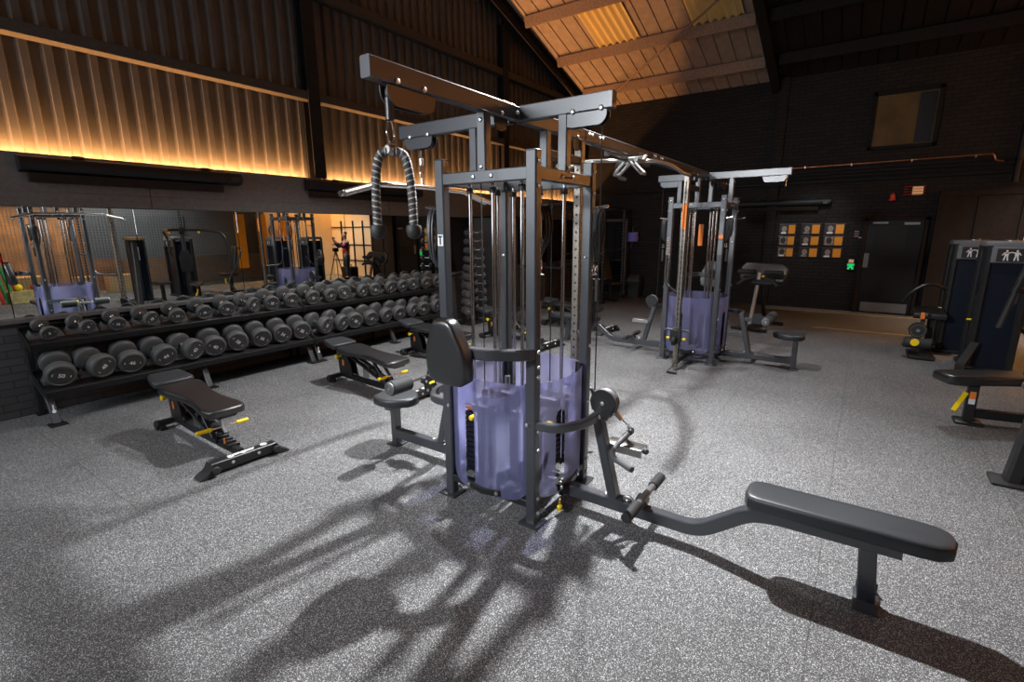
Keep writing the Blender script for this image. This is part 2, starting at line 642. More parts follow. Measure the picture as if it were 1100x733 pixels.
# two long radiant heaters on the band
def wall_heater(name_label, p0, p1, depth_dir, group):
    p0, p1 = Vector(p0), Vector(p1)
    t = (p1 - p0).normalized()
    d = Vector(depth_dir)
    h = thing('radiant_heater', name_label, 'heater', (p0 + p1) / 2, 0, group)
    c = (p0 + p1) / 2
    L2 = (p1 - p0).length / 2
    pr = [(-.02, -.075), (.10, -.055), (.125, -.02), (.125, .03), (.10, .065), (.03, .085), (-.02, .085)]
    r = [[t * u + d * a + Vector((0, 0, b)) for a, b in pr] for u in (-L2, L2 - .19)]
    MB().rings(r).build('housing', 'heater', h)
    m2 = MB().rings([[t * u + d * (a * 1.03) + Vector((0, 0, b * 1.04)) for a, b in pr] for u in (L2 - .185, L2)])
    e = m2.build('end_box', 'heater', h)
    MB().rings([[t * (L2 - .14) + d * .131 + Vector((0, 0, -.005)) + t * u + Vector((0, 0, v)) + d * w for u, v in ((0, -.022), (.09, -.022), (.09, .022), (0, .022))] for w in (-.004, .001)]).build('display', 'navy', e)
    MB().rings([[t * u + d * a + Vector((0, 0, b)) for a, b in ((-.0, -.16), (.07, -.16), (.09, -.078), (-.0, -.078))] for u in (-L2 + .06, L2 - .22)]).build('under_strip', 'dark_ply', h)  # dark brown strip under the housing
    for s in (-.55, .62):
        m3 = MB()._box((0, 0, 0), (.10, .05, .03), .006)
        k = m3.build('bracket', 'heater', h)
        k.location = t * (L2 * s) + d * .03 + Vector((0, 0, .095))
        k.rotation_euler = (0, 0, math.atan2(t.y, t.x))
    return h
wall_heater('long black radiant heater on the boarding above the first dumbbell rack', (1.36, 6.665, 2.44), (3.42, 6.665, 2.44), (0, -1, 0), 'black radiant heaters')
wall_heater('long black radiant heater on the boarding beyond the first wall column, behind the hanging rope', (4.36, 6.665, 2.44), (6.6, 6.665, 2.44), (0, -1, 0), 'black radiant heaters')
wall_heater('black radiant heater on the back brick wall above the orange posters', (XB - .03, 2.62, 2.35), (XB - .03, .73, 2.35), (-1, 0, 0), 'black radiant heaters')

# back wall
m_ = MB()
prof = [(6.9, 0), (6.9, 5.2), (-2.4, 5.2), (-2.4, 0)]
m_.rings([[Vector((xx, y, z)) for y, z in prof] for xx in (XB, XB + .2)])
struct('wall_back', m_, 'brick')
struct('wall_back_pier', MB()._box((XB - .05, 1.87, 2.5), (.1, .2, 5.0), .004), 'brick')
# boarded box-out to the right of the door
m_ = MB()
m_._box((XB - .08, -1.72, 1.25), (.16, 1.30, 2.5), .004)
struct('wall_back_boarding', m_, 'dark_ply')
for (yc, zc, dy, dz) in ((-1.72, 2.44, 1.3, .10), (-1.10, 1.22, .07, 2.34), (-1.66, 1.22, .03, 2.34), (-2.3, 1.22, .07, 2.34)):
    struct('trim_7', MB()._box((XB - .17, yc, zc), (.025, dy, dz), .003), 'dark_ply')

# door in the back wall
d1 = struct('door_1', MB()._box((XB - .035, -.455, .985), (.05, .93, 1.93), .004), 'door')
fr = MB()
fr._box((XB - .04, .045, 1.0), (.09, .07, 2.0), .004)
fr._box((XB - .04, -.955, 1.0), (.09, .07, 2.0), .004)
fr._box((XB - .04, -.455, 1.985), (.09, 1.07, .07), .004)
fr.build('door_frame', 'dark_ply', d1)
MB()._box((XB - .064, -.04, 1.12), (.006, .09, .30), .002).build('push_plate', 'kick', d1)
MB()._box((XB - .064, -.455, .13), (.006, .80, .20), .002).build('kick_plate', 'kick', d1)
MB()._box((XB - .064, -.42, 1.55), (.008, .52, .62), .004).build('vision_panel', 'heater', d1)
cl = MB()._box((XB - .09, -.72, 1.88), (.06, .26, .06), .006)
cl.build('door_closer', 'kick', d1)
MB()._box((XB - .064, -.2, 1.90), (.006, .26, .035), .002).build('sign_strip', 'kick', d1)
# dark door at the left end of the back wall
d2 = struct('door_2', MB()._box((XB - .03, 5.85, 1.0), (.04, .80, 2.0), .004), 'door')
fr = MB()
for (yc, zc, dy, dz) in ((6.28, 1.02, .07, 2.04), (5.42, 1.02, .07, 2.04), (5.85, 2.04, .93, .07)):
    fr._box((XB - .035, yc, zc), (.07, dy, dz), .003)
fr.build('door_frame', 'band', d2)
# small high window
w1 = struct('window_1', MB()._box((XB - .01, -.33, 3.91), (.04, .98, .98), .002), 'glass_dim')
fr = MB()
for (yc, zc, dy, dz) in ((.19, 3.91, .07, 1.10), (-.85, 3.91, .07, 1.10), (-.33, 4.43, 1.1, .07), (-.33, 3.39, 1.1, .07)):
    fr._box((XB - .04, yc, zc), (.09, dy, dz), .003)
fr.build('window_frame', 'black_steel', w1)
MB()._box((XB - .035, -.66, 3.91), (.02, .26, .92), .002).build('casement', 'heater', w1)

# pipes on the back wall
t = thing('copper_pipe', 'thin copper pipe running level along the back wall over the far cable station', 'pipe', (XB - .1, 0, 3.11))
MB().tube([(0, 3.2, -.03), (0, -1.75, .02), (0, -1.78, -.10), (0, -1.9, -.12)], .014, 10, .05).build('pipe', 'copper', t)
for yy in (2.4, 1.3, .45, -.55, -1.5):
    k = MB()._box((0, 0, 0), (.10, .02, .05), .004).build('pipe_clip', 'bolt', t)
    k.location = (.03, yy, -.005)
t = thing('cable_conduit', 'bundle of black conduits along the back wall below the copper pipe', 'conduit', (XB - .06, 0, 2.75))
for k, (dz, r, y0, y1) in enumerate(((0.0, .03, 6.5, -2.1), (.10, .016, 4.0, -2.1), (.17, .02, 3.0, -2.1), (.24, .012, 2.0, -2.1))):
    MB().tube([(0, y0, dz), (0, y1, dz + .05)], r, 10).build('conduit', 'heater', t)
t = thing('downpipe', 'black vertical pipe high on the back wall at the end of the copper pipe', 'pipe', (XB - .1, -2.1, 2.6))
MB().tube([(0, 0, 0), (0, 0, 2.2)], .05, 12).build('pipe', 'heater', t)
for z in (.4, 1.2):
    MB().lathe([(.052, z - .02), (.062, z - .02), (.062, z + .02), (.052, z + .02)], n=12).build('collar', 'black_steel', t)

# nine framed member posters
cy = [(1.678, 1.345), (1.235, .865), (.79, .415)]
rz_ = [(1.885, 1.665), (1.625, 1.415), (1.365, 1.155)]
rown = ['top', 'middle', 'bottom']
coln = ['left-hand', 'centre', 'right-hand']
for r in range(3):
    for c in range(3):
        y0, y1 = cy[c]
        z1, z0 = rz_[r]
        yc, zc, w, h = (y0 + y1) / 2, (z0 + z1) / 2, y0 - y1, z1 - z0
        t = thing('wall_poster', 'small orange and dark poster in the %s column, %s row of the wall grid' % (coln[c], rown[r]), 'poster', (XB - .012, yc, zc), 0, 'grid of orange posters on the back wall')
        MB()._box((.004, 0, 0), (.01, w, h + .01), .002).build('backing', 'poster_dark', t)
        MB()._box((-.003, -w * .26, 0), (.004, w * .40, h * .88), .001).build('orange_sheet', 'poster_orange', t)
        pale = (r, c) in ((1, 0), (2, 0), (1, 2))
        ph = MB()._box((-.003, w * .2, .0), (.004, w * .44, h * .84), .001).build('photo', 'poster_pale' if pale else 'poster_dark', t)
        # head and shoulders in the portrait, name strip under it
        q = MB()
        q.rings([[Vector((xx, w * .2 + a * .055, b * .065 + h * .06)) for a, b in circ(1, 10)] for xx in (-.0052, -.006)])
        q.rings([[Vector((xx, w * .2 + a, b)) for a, b in ((-.045, -h * .34), (.045, -h * .34), (.03, -h * .12), (-.03, -h * .12))] for xx in (-.0052, -.0058)])
        q.build('portrait', 'poster_pale' if not pale else 'poster_dark', ph)
        MB()._box((-.006, w * .22, -h * .36), (.004, w * .30, .035), .001).build('name_strip', 'white' if (r + c) % 2 == 0 else 'poster_pale', ph)
        MB()._box((-.004, 0, h * .5 + .008), (.006, w * 1.04, .008), .001).build('hanging_rail', 'kick', t)

t = thing('wall_notice', 'small pale notice with a hand-sized panel on the brick beside the door', 'notice', (XB - .01, .18, 1.67))
MB()._box((0, 0, 0), (.012, .13, .19), .002).build('plaque', 'dark_ply', t)
for k in range(3):
    MB()._box((-.008, .01, .055 - k * .05), (.004, .085, .022), .001).build('text_line', 'poster_pale', t)
MB()._box((-.008, -.06, -.075), (.006, .06, .03), .001).build('hand_mark', 'poster_pale', t)
t = thing('exit_call_point', 'lit green running-man exit unit low on the brick beside the door', 'exit sign', (XB - .02, .215, 1.02))
MB()._box((0, 0, 0), (.03, .16, .25), .004).build('case', 'heater', t)
MB()._box((-.018, 0, .075), (.006, .09, .07), .002).build('lit_cap', 'exit_w', t)
q = MB()
for (a, b, w, h) in ((0, -.005, .13, .05), (.035, -.075, .04, .06), (-.035, -.075, .04, .06), (0, -.045, .06, .05)):
    q._box((-.018, a, b), (.006, w, h), .003)
q.build('running_figure', 'exit', t)
t = thing('emergency_light', 'pale emergency light panel with red cage high on the wall over the door', 'light', (XB - .12, -.62, 2.52))
MB()._box((0, -.1, 0), (.08, .17, .16), .01).build('lamp_panel', 'exit_w', t)
for k in range(4):
    MB().tube([(-.05, .12 + k * .0, -.07 + k * .05), (-.05, -.22, -.07 + k * .05)], .006, 6).build('cage_wire', 'redlamp', t)
MB().tube([(.1, .05, .1), (-.02, .05, .1), (-.02, .05, -.1)], .012, 8).build('arm', 'black_steel', t)
t = thing('alarm_beacon', 'small red alarm beacon above the left corner of the back door', 'alarm', (XB - .12, -.33, 2.40))
MB().lathe([(.03, -.06), (.06, -.06), (.06, -.03), (.045, -.02), (.045, .05), (.02, .08)], n=14).build('lens', 'redlamp', t)
MB()._box((.06, 0, -.05), (.12, .05, .03), .004).build('bracket', 'heater', t)

# floor tape
o = MB()._box((10.66, -.25, .0015), (.05, 1.75, .003), .0005).build('floor_tape', 'yellow_line')
tag(o, 'yellow tape line on the open floor short of the back door', 'floor tape', 'yellow tape lines')
o = MB()._box((12.75, .15, .0015), (.05, 3.2, .003), .0005).build('floor_tape', 'yellow_line')
tag(o, 'yellow tape line along the foot of the back wall', 'floor tape', 'yellow tape lines')

# roof
xs = [13.4, 8.0, 2.5, -3.4]
for nm, ya, yb, mm in (('ceiling', 6.9, 2.03, 'roof'), ('ceiling_shaded_bay', 2.03, -7.0, 'black_steel')):  # second bay's boards coloured black to stand for unlit roof
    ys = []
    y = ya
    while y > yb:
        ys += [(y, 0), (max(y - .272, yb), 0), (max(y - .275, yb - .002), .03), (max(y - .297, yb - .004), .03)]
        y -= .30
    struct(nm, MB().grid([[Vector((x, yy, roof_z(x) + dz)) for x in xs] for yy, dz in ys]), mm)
def on_roof(x, y, d=0.0):
    return Vector((x, y, roof_z(x) - d))
k = 0
for px_ in (12.29, 10.98, 9.62, 8.27, 6.92, 5.57, 4.22):
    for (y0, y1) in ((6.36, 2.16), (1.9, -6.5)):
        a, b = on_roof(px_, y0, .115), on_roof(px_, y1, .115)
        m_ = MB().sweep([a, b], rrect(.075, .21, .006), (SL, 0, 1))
        o = struct('ceiling_purlin', m_, 'timber' if y0 > 2 else 'black_steel')  # purlins of the unlit bay take the same black
for ry in (6.55, 2.03, -2.6):
    m_ = MB()
    for dz, h, w in ((.03, .03, .17), (.15, .22, .012), (.27, .02, .17)):
        m_.sweep([on_roof(13.3, ry, dz), on_roof(2.5, ry, dz)], rrect(w, h, .002), (0, 0, 1))
    struct('ceiling_rafter', m_, 'black_steel')
# corrugated translucent roof lights between the purlins
for (x0, x1, y0, y1) in ((9.68, 10.92, 5.3, 4.36), (9.68, 10.92, 3.3, 2.35)):
    rows = []
    n = 48
    for i in range(n + 1):
        yy = y0 + (y1 - y0) * i / n
        d = .030 + .028 * math.sin(2 * PI * (y0 - yy) / .155)
        rows.append([on_roof(x, yy, d) for x in (x0, (x0 + x1) / 2, x1)])
    struct('ceiling_rooflight', MB().grid(rows), 'rooflight')
o = MB().tube([on_roof(12.6, 6.0, .26), on_roof(9.0, 1.2, .30)], .022, 8).build('brace_rod', 'timber')
o['kind'] = 'structure'
o = MB().tube([on_roof(7.0, 6.50, .30), on_roof(13.1, 6.50, .30)], .010, 8).build('flange_lit_edge', 'timber')  # pale rod standing in for the lit lower edge of the rafter
o['kind'] = 'structure'

# right-hand part of the back wall (cream sheets on dark rails, seen in the mirror)
m_ = MB()._box((XB + .02, -4.55, 2.5), (.1, 4.35, 5.0), .003)
struct('wall_right_sheeting', m_, 'cream')
for zz in (.62, 1.25, 1.95):
    struct('trim_8', MB()._box((XB - .045, -4.1, zz), (.03, 3.4, .035), .002), 'black_steel')
for yy in (-2.95, -3.55, -4.3):
    struct('trim_9', MB()._box((XB - .05, yy, 1.1), (.04, .06, 2.2), .002), 'black_steel')
struct('wall_right', MB()._box((4.9, -6.78, 3.5), (16.9, .1, 7.0), .002), 'wall_board')
# unseen trough on the right wall, added to keep amber light off the roof
struct('baffle_lip', MB()._box((4.9, -6.12, 2.8), (16.9, .02, .46), .003), 'band')
struct('baffle_base', MB()._box((4.9, -6.42, 2.6), (16.9, .62, .06), .003), 'band')
# end wall behind the camera with a tall window added to let in fill light
WX = -3.3
for (y0, y1, z0, z1) in ((-6.9, 2.9, 0, 8.6), (2.9, 6.6, 0, 1.7), (2.9, 6.6, 4.7, 8.6), (6.6, 6.95, 0, 8.6)):
    struct('wall_front', MB()._box((WX, (y0 + y1) / 2, (z0 + z1) / 2), (.12, y1 - y0, z1 - z0), .002), 'dark_ply')
w2 = MB()
for yy in (2.93, 4.13, 5.36, 6.57):
    w2._box((WX + .02, yy, 3.2), (.08, .06, 3.0), .004)
for zz in (1.73, 3.2, 4.67):
    w2._box((WX + .02, 4.75, zz), (.08, 3.7, .06), .004)
struct('fill_window', w2, 'black_steel')
# ================================================================== CABLE STATIONS
C1, C2 = Vector((2.69, 1.84, 0)), Vector((7.19, 1.86, 0))
H_ = .333
def arc_panel(w, sag, z0, z1, slot=None, nu=44, cut=.10):
    """curved shroud in the local frame: u along +Y, bulging to -X, bottom corners cut round"""
    R = (w * w / 4 + sag * sag) / (2 * sag)
    def pt(u, z):
        y = u - w / 2
        return Vector((-(math.sqrt(max(R * R - y * y, 0)) - (R - sag)), y, z))
    mb = MB()
    us = [w * i / nu for i in range(nu + 1)]
    def zb(u):
        e = min(u, w - u)
        return z0 + (cut * (1 - math.sqrt(max(0, 1 - (1 - e / cut) ** 2))) if e < cut else 0)
    def slot_z(u):
        if not slot or not (slot[0] <= u <= slot[1]):
            return None
        c, hw = (slot[0] + slot[1]) / 2, (slot[1] - slot[0]) / 2
        k = math.sqrt(max(0, hw * hw - (u - c) ** 2))
        return slot[2] + hw - k, slot[3] - hw + k
    if slot:
        us = sorted(set(us + [slot[0] + (slot[1] - slot[0]) * i / 10 for i in range(11)]))
    for a, b in zip(us, us[1:]):
        sa, sb = slot_z(a), slot_z(b)
        if sa and sb:
            mb.grid([[pt(a, zb(a)), pt(a, sa[0])], [pt(b, zb(b)), pt(b, sb[0])]])
            mb.grid([[pt(a, sa[1]), pt(a, z1)], [pt(b, sb[1]), pt(b, z1)]])
        else:
            n = 4
            mb.grid([[pt(a, zb(a) + (z1 - zb(a)) * k / n) for k in range(n + 1)], [pt(b, zb(b) + (z1 - zb(b)) * k / n) for k in range(n + 1)]])
    bmesh.ops.remove_doubles(mb.bm, verts=mb.bm.verts[:], dist=1e-5)
    return mb, pt

def side(k):
    """rotation that carries the -X side to side k: 0 -X, 1 -Y, 2 +X, 3 +Y"""
    return Matrix.Rotation(k * PI / 2, 4, 'Z')

def pulley_disc(mb, c, axis, r, w=.03):
    mb.lathe([(.012, -w * .6), (r * .55, -w * .6), (r * .6, -w * .3), (r * .92, -w * .3), (r, -w * .5), (r, -w * .35), (r * .86, 0), (r, w * .35), (r, w * .5), (r * .92, w * .3), (r * .6, w * .3), (r * .55, w * .6), (.012, w * .6)], c, axis, 22)
    return mb

def capsule_plate(L, h, n=6):
    """hanging guard outline: flat top, rounded lower corners (CCW)"""
    r = h * .75
    o = [(L / 2, 0), (-L / 2, 0)]
    o += [(-L / 2 + r - r * math.cos(a), -h + r - r * math.sin(a)) for a in [PI / 2 * i / n for i in range(n + 1)]]
    o += [(L / 2 - r + r * math.sin(a), -h + r - r * math.cos(a)) for a in [PI / 2 * i / n for i in range(n + 1)]]
    return list(o)

def make_station(label):
    t = thing('cable_station', label, 'cable machine', C1, 0, 'four-sided cable stations')
    # corner posts with foot plates
    corners = [(-1, 1), (-1, -1), (1, -1), (1, 1)]
    posts = []
    for (sx, sy) in corners:
        x, y = sx * H_, sy * H_
        p = MB().bar((x, y, .012), (x, y, 2.21), .06, .07, .008, (0, 1, 0)).build('post', 'paint', t)
        posts.append(p)
        MB()._box((x, y, .008), (.13, .14, .014), .004).build('foot_plate', 'paint', p)
        MB()._box((x, y, 2.213), (.062, .072, .008), .002).build('end_cap', 'paint_dark', p)
        for z in (2.16, 2.03, 1.02, .62, .50, .18, .08):
            bolt(p, (x + sx * .0, y - .036 if sy < 0 else y + .036, z), (0, -1 if sy < 0 else 1, 0), .012)
        for z in (2.16, 2.03):
            bolt(p, (x + (.031 if sx > 0 else -.031) * 0 + .031 * sx, y + .02 * 0, z), (sx, 0, 0), .012) if sx > 0 else None
        bolt(p, (x + .031 * -sx, y, 1.62), (-sx, 0, 0), .010)
    # top and bottom rails on each side
    for k in range(4):
        R = side(k)
        a, b = R @ Vector((-H_, -H_ + .03, 2.10)), R @ Vector((-H_, H_ - .03, 2.10))
        r_ = MB().bar(a, b, .05, .07).build('top_rail', 'paint', t)
        for u in (-.05, .05):
            q = R @ Vector((-H_ - .026, u * 1.3, 2.10))
            bolt(r_, q, R @ Vector((-1, 0, 0)), .013)
        a, b = R @ Vector((-H_, -H_ + .03, .13)), R @ Vector((-H_, H_ - .03, .13))
        MB().bar(a, b, .05, .05).build('bottom_rail', 'paint_dark', t)
    # uprights from the top rails to the overhead arms
    for k in range(4):
        R = side(k)
        c = R @ Vector((-H_ + .0, 0, 0))
        u = MB().bar((c.x, c.y, 2.13), (c.x, c.y, 2.44), .06, .06, .006, (0, 1, 0)).build('upright', 'paint', t)
        bolt(u, c + R @ Vector((-.031, .0, 0)) + Vector((0, 0, 2.40)), R @ Vector((-1, 0, 0)), .012)
        bolt(u, c + R @ Vector((-.031, .0, 0)) + Vector((0, 0, 2.15)), R @ Vector((-1, 0, 0)), .012)
    # overhead arms: short one to -Y, long one to +Y
    for (y0, y1, hy, hl) in ((-.04, -.635, -.47, .27), (.04, 1.01, .83, .27)):
        a_ = MB().bar((0, y0, 2.485), (0, y1, 2.485), .06, .09).build('overhead_arm', 'paint', t)
        for sx in (-.023, .023):
            m4 = frame((sx, hy, 2.438), (0, 1, 0), (0, 0, 1))
            g = MB().prism([(q[0], q[1]) for q in capsule_plate(hl, .075)], -.003, .003, m4, .001).build('pulley_guard', 'paint', a_)
        for u in (-.085, .06):
            bolt(a_, (-.031, hy + u * 1.2, 2.447), (-1, 0, 0), .015)
        pulley_disc(MB(), (0, hy + (.06 if y1 > 0 else -.06), 2.40), (1, 0, 0), .04, .026).build('pulley', 'rubber', a_)
        pulley_disc(MB(), (0, hy - (.08 if y1 > 0 else -.08), 2.40), (1, 0, 0), .04, .026).build('pulley', 'rubber', a_)
    # four weight stacks with their rods, cables and curved lavender shrouds
    for k in range(4):
        R = side(k)
        st = MB()
        n = 12
        for i in range(n):
            z = .20 + i * .036
            c = R @ Vector((-.19, .14, z))
            d = (.19, .20, .033) if k % 2 == 0 else (.20, .19, .033)
            st._box(c, d, .004)
        s_ = st.build('weight_stack', 'plate', t)
        MB()._box(R @ Vector((-.288, .14, .41)), (.004, .022, .43) if k % 2 == 0 else (.022, .004, .43), .001).build('number_strip', 'white', s_)
        MB().lathe([(.006, 0), (.006, .03), (.016, .032), (.018, .06), (.01, .066)], R @ Vector((-.287, .14, .60)), R @ Vector((-1, 0, 0)), 12).build('selector_pin', 'yellow', s_)
        MB()._box(R @ Vector((-.19, .14, .65)), (.18, .19, .03), .004).build('head_plate', 'paint_dark', s_)
        MB().cyl(R @ Vector((-.19, .14, .66)), R @ Vector((-.19, .14, .76)), .02, 12).build('cable_anchor', 'steel', s_)
        for u in (.05, .23):
            MB().cyl(R @ Vector((-.19, u, .16)), R @ Vector((-.19, u, 2.08)), .0125, 14).build('guide_rod', 'chrome', t)
            MB().lathe([(.013, 0), (.022, 0), (.022, .035), (.013, .035)], R @ Vector((-.19, u, 2.02)), (0, 0, 1), 12).build('rod_collar', 'rubber', t)
        MB().cyl(R @ Vector((-.19, .14, .76)), R @ Vector((-.19, .14, 2.08)), .004, 8).build('cable', 'cable', t)
        mb, pt = arc_panel(.60, .075, .135, .90, (.365, .45, .165, .70))
        # move it from the local -X side to the posts' line
        for v in mb.bm.verts:
            v.co = R @ (v.co + Vector((-H_ - .0, 0, 0)))
        sh = mb.build('shroud', 'shroud', t, fixn=False)
        # bracket under the shroud
        br = MB()
        pth = [R @ (pt(.30 + u, 0) + Vector((-H_ - .006, 0, .155 + abs(u) * .12))) for u in (-.13, -.07, 0, .07, .13)]
        br.sweep(pth, rrect(.012, .045, .003), (0, 0, 1))
        bo = br.build('shroud_bracket', 'paint_dark', t)
        for u in (-.11, .11):
            bolt(bo, R @ (pt(.30 + u, 0) + Vector((-H_ - .012, 0, .168))), R @ Vector((-1, 0, 0)), .013)
        for u in (-H_ + .05, H_ - .05):
            MB().bar(R @ Vector((-H_ + .012, u, .16)), R @ Vector((-H_ + .012, u, .90)), .024, .024).build('shroud_rail', 'paint_dark', t)
        MB()._box(R @ Vector((-.287, .20, .645)), (.004, .05, .03) if k % 2 == 0 else (.05, .004, .03), .001).build('stack_label', 'orange', s_)
    # press pad on a bent arm, -X side
    a_ = MB().beam([(-H_ - .02, -H_, 1.10), (-H_ - .10, -H_ + .0, 1.11), (-.61, -H_ + .13, 1.13), (-.62, .02, 1.13)], .062, .062, .13).build('pad_arm', 'paint', t)
    bolt(a_, (-H_ - .0, -H_ - .036, 1.11), (0, -1, 0), .014)
    bolt(posts[1], (-H_ - .0, -H_ - .036, .96), (0, -1, 0), .014)
    MB()._box((-.645, .02, 1.13), (.03, .12, .14), .004).build('pad_plate', 'paint_dark', a_)
    out = []
    ol = [(-.135, -.10), (-.12, -.165), (-.085, -.19), (0, -.198), (.085, -.19), (.12, -.165), (.135, -.10), (.132, -.02), (.115, .05), (.088, .11), (.068, .165), (.045, .188), (0, .195), (-.045, .188), (-.068, .165), (-.088, .11), (-.115, .05), (-.132, -.02)]
    MB().pad([(a * 1.12, b) for a, b in ol], .0, .085, .024, frame((-.645, .005, 1.14), (0, -1, 0), (-.10, 0, 1))).build('chest_pad', 'vinyl', t)
    # low row station (-Y) and pulldown station (+Y): base beam, leaning post, curved brace
    for sg in (-1, 1):
        bx = lambda y, z, x=0.0: Vector((x, sg * y, z))
        if sg < 0:
            base = [bx(.36, .115), bx(1.25, .115), bx(1.50, .31), bx(1.62, .335), bx(2.15, .345)]
            bb = MB().beam(base, .068, .078, .09).build('base_beam', 'paint', t)
        else:
            base = [bx(.36, .115), bx(1.25, .115)]
            bb = MB().beam(base, .068, .078, .09).build('base_beam', 'paint', t)
        MB().bar(bx(.735, .14), bx(.60, .68), .06, .07, .006, (1, 0, 0)).build('leaning_post', 'paint', t)
        MB()._box(bx(.745, .155), (.075, .12, .012), .003).build('weld_plate', 'paint', bb)
        for u in (.68, .82):
            bolt(bb, bx(u, .158), (0, 0, 1), .016)
        br = MB().beam([(-H_, sg * (H_ + .01), .66), (-H_, sg * .50, .665), (-H_ + .16, sg * .60, .67), (-.02, sg * .60, .67)], .045, .05, .11).build('curved_brace', 'paint', t)
        bolt(br, (-H_ - .031, sg * (H_ - .02), .66), (-1, 0, 0), .013)
        MB()._box(bx(.37, .125), (.09, .03, .12), .004).build('beam_bracket', 'paint_dark', bb)
        bolt(bb, (-.046, sg * .37, .16), (-1, 0, 0), .014)
    # low pulley in its guard, top of the leaning post (-Y)
    pg = MB()
    for sx in (-.028, .028):
        ol = [(.085 * math.cos(a), .085 * math.sin(a)) for a in [2 * PI * i / 20 for i in range(14)]] + [(-.03, -.095), (.03, -.105)]
        pg.prism(ol, -.004, .004, frame((sx, -.645, .765), (0, -1, 0), (0, 0, 1)), .001)
    pgo = pg.build('pulley_guard', 'paint_dark', t)
    pulley_disc(MB(), (0, -.645, .765), (1, 0, 0), .085, .045).build('pulley', 'capgrey', t)
    bolt(pgo, (-.033, -.645, .765), (-1, 0, 0), .015)
    bolt(pgo, (-.033, -.625, .675), (-1, 0, 0), .014)
    MB().tube([(0, -.57, 2.36), (0, -.575, .83)], .004, 8).build('cable', 'cable', t)
    # foot bar
    fb = MB().bar((0, -.90, .15), (0, -.92, .21), .07, .06, .005, (1, 0, 0)).build('foot_bar_stem', 'paint', t)
    MB().cyl((-.27, -.92, .21), (.31, -.92, .21), .021, 14).build('foot_bar', 'satin_grey', t)
    for (a, b) in ((-.28, -.10), (.16, .32)):
        MB().cyl((a, -.92, .21), (b, -.92, .21), .031, 16, .005).build('foot_grip', 'foam', t)
    # yellow pull tag low on the front corner
    MB().lathe([(.004, .05), (.005, 0), (.016, -.004), (.018, -.03), (.010, -.036)], (-.16, -.43, .07), (-.15, -.1, 1), 12).build('yellow_tag', 'yellow', t)
    # floor eyelet on the base beam
    MB().tube([(0, -.80, .155), (0, -.80, .18), (0, -.84, .19), (0, -.86, .155)], .008, 8, .02).build('cable_eye', 'bolt', t)
    # bright handle rest on the leaning post
    hr = MB()
    hr._box((.085, -.76, .485), (.11, .24, .012), .003)
    hr._box((.035, -.76, .465), (.010, .24, .05), .003)
    hr._box((.135, -.76, .465), (.010, .24, .05), .003)
    hr.build('handle_rest', 'steel', t)
    # row bench
    w = .115
    ol = [(-w, -.29), (-w, .36), (-w * .85, .405), (-w * .45, .425), (w * .45, .425), (w * .85, .405), (w, .36), (w, -.29), (w * .93, -.37), (w * .6, -.42), (0, -.435), (-w * .6, -.42), (-w * .93, -.37)]
    ol = list(reversed(ol))
    MB().pad(ol, 0, .075, .022, Matrix.Translation((.02, -1.90, .375))).build('bench_pad', 'vinyl_grey', t)
    MB()._box((.02, -1.85, .368), (.12, .5, .012), .003).build('pad_plate', 'paint_dark', t)
    lg = MB().bar((.02, -2.05, .01), (.02, -2.02, .345), .075, .06, .006, (1, 0, 0)).build('bench_leg', 'paint', t)
    MB()._box((.02, -2.05, .008), (.19, .11, .014), .004).build('foot_plate', 'paint', lg)
    for sx in (-.068, .108):
        MB()._box((sx, -2.05 + .0, .035), (.008, .09, .06), .002).build('foot_tab', 'paint', lg)
    # pulldown seat
    lg = MB().bar((.01, 1.275, .01), (.01, 1.275, .41), .06, .07, .006, (1, 0, 0)).build('seat_post', 'paint', t)
    MB()._box((.01, 1.275, .008), (.13, .13, .014), .004).build('foot_plate', 'paint', lg)
    ol = [(-.175, .02), (-.165, -.06), (-.12, -.13), (-.06, -.195), (0, -.21), (.06, -.195), (.12, -.13), (.165, -.06), (.175, .02), (.165, .10), (.12, .15), (0, .165), (-.12, .15), (-.165, .10)]
    MB().pad(ol, 0, .07, .024, Matrix.Translation((-.02, 1.21, .405))).build('seat_pad', 'vinyl_grey', t)
    # thigh rollers
    rb = MB()
    rb.bar((0, .62, .60), (0, .92, .64), .045, .05)
    rb.build('roller_arm', 'paint', t)
    pl = MB()
    for sx in (-.03, .03):
        pl.prism([(-.07, -.06), (.07, -.06), (.08, .03), (.03, .08), (-.05, .06)], -.003, .003, frame((sx, .80, .62), (0, 1, 0), (0, 0, 1)), .001)
    plo = pl.build('adjuster_plate', 'paint_dark', t)
    for (yy, zz) in ((.77, .60), (.84, .65), (.83, .58)):
        bolt(plo, (-.034, yy, zz), (-1, 0, 0), .013)
    MB().cyl((-.33, .945, .645), (.33, .945, .645), .0125, 12).build('roller_axle', 'chrome', t)
    for s in (-1, 1):
        ro = MB().cyl((s * .12, .945, .645), (s * .32, .945, .645), .058, 20, .010).build('thigh_roller', 'foam', t)
        MB().lathe([(.012, 0), (.050, 0), (.050, .006), (.034, .010), (.030, .004), (.012, .004)], (s * .319, .945, .645), (s, 0, 0), 18).build('roller_end', 'kick', ro)
    MB().cyl((-.036, .76, .66), (-.085, .76, .66), .010, 10, .003).build('pull_pin', 'yellow', t)
    # adjustable pulley column on the +X side
    cx = .83
    co = MB().bar((cx, 0, .03), (cx, 0, 2.44), .062, .062, .006, (0, 1, 0)).build('adjuster_column', 'galv', t)
    hs = MB()
    for i in range(30):
        z = .35 + i * .065
        for sx in (-1, 1):
            hs.cyl((cx + sx * .0305, 0, z), (cx + sx * .0318, 0, z), .010, 10)
            hs.cyl((cx, sx * .0305, z), (cx, sx * .0318, z), .010, 10)
    hs.build('hole_row', 'plate', co)
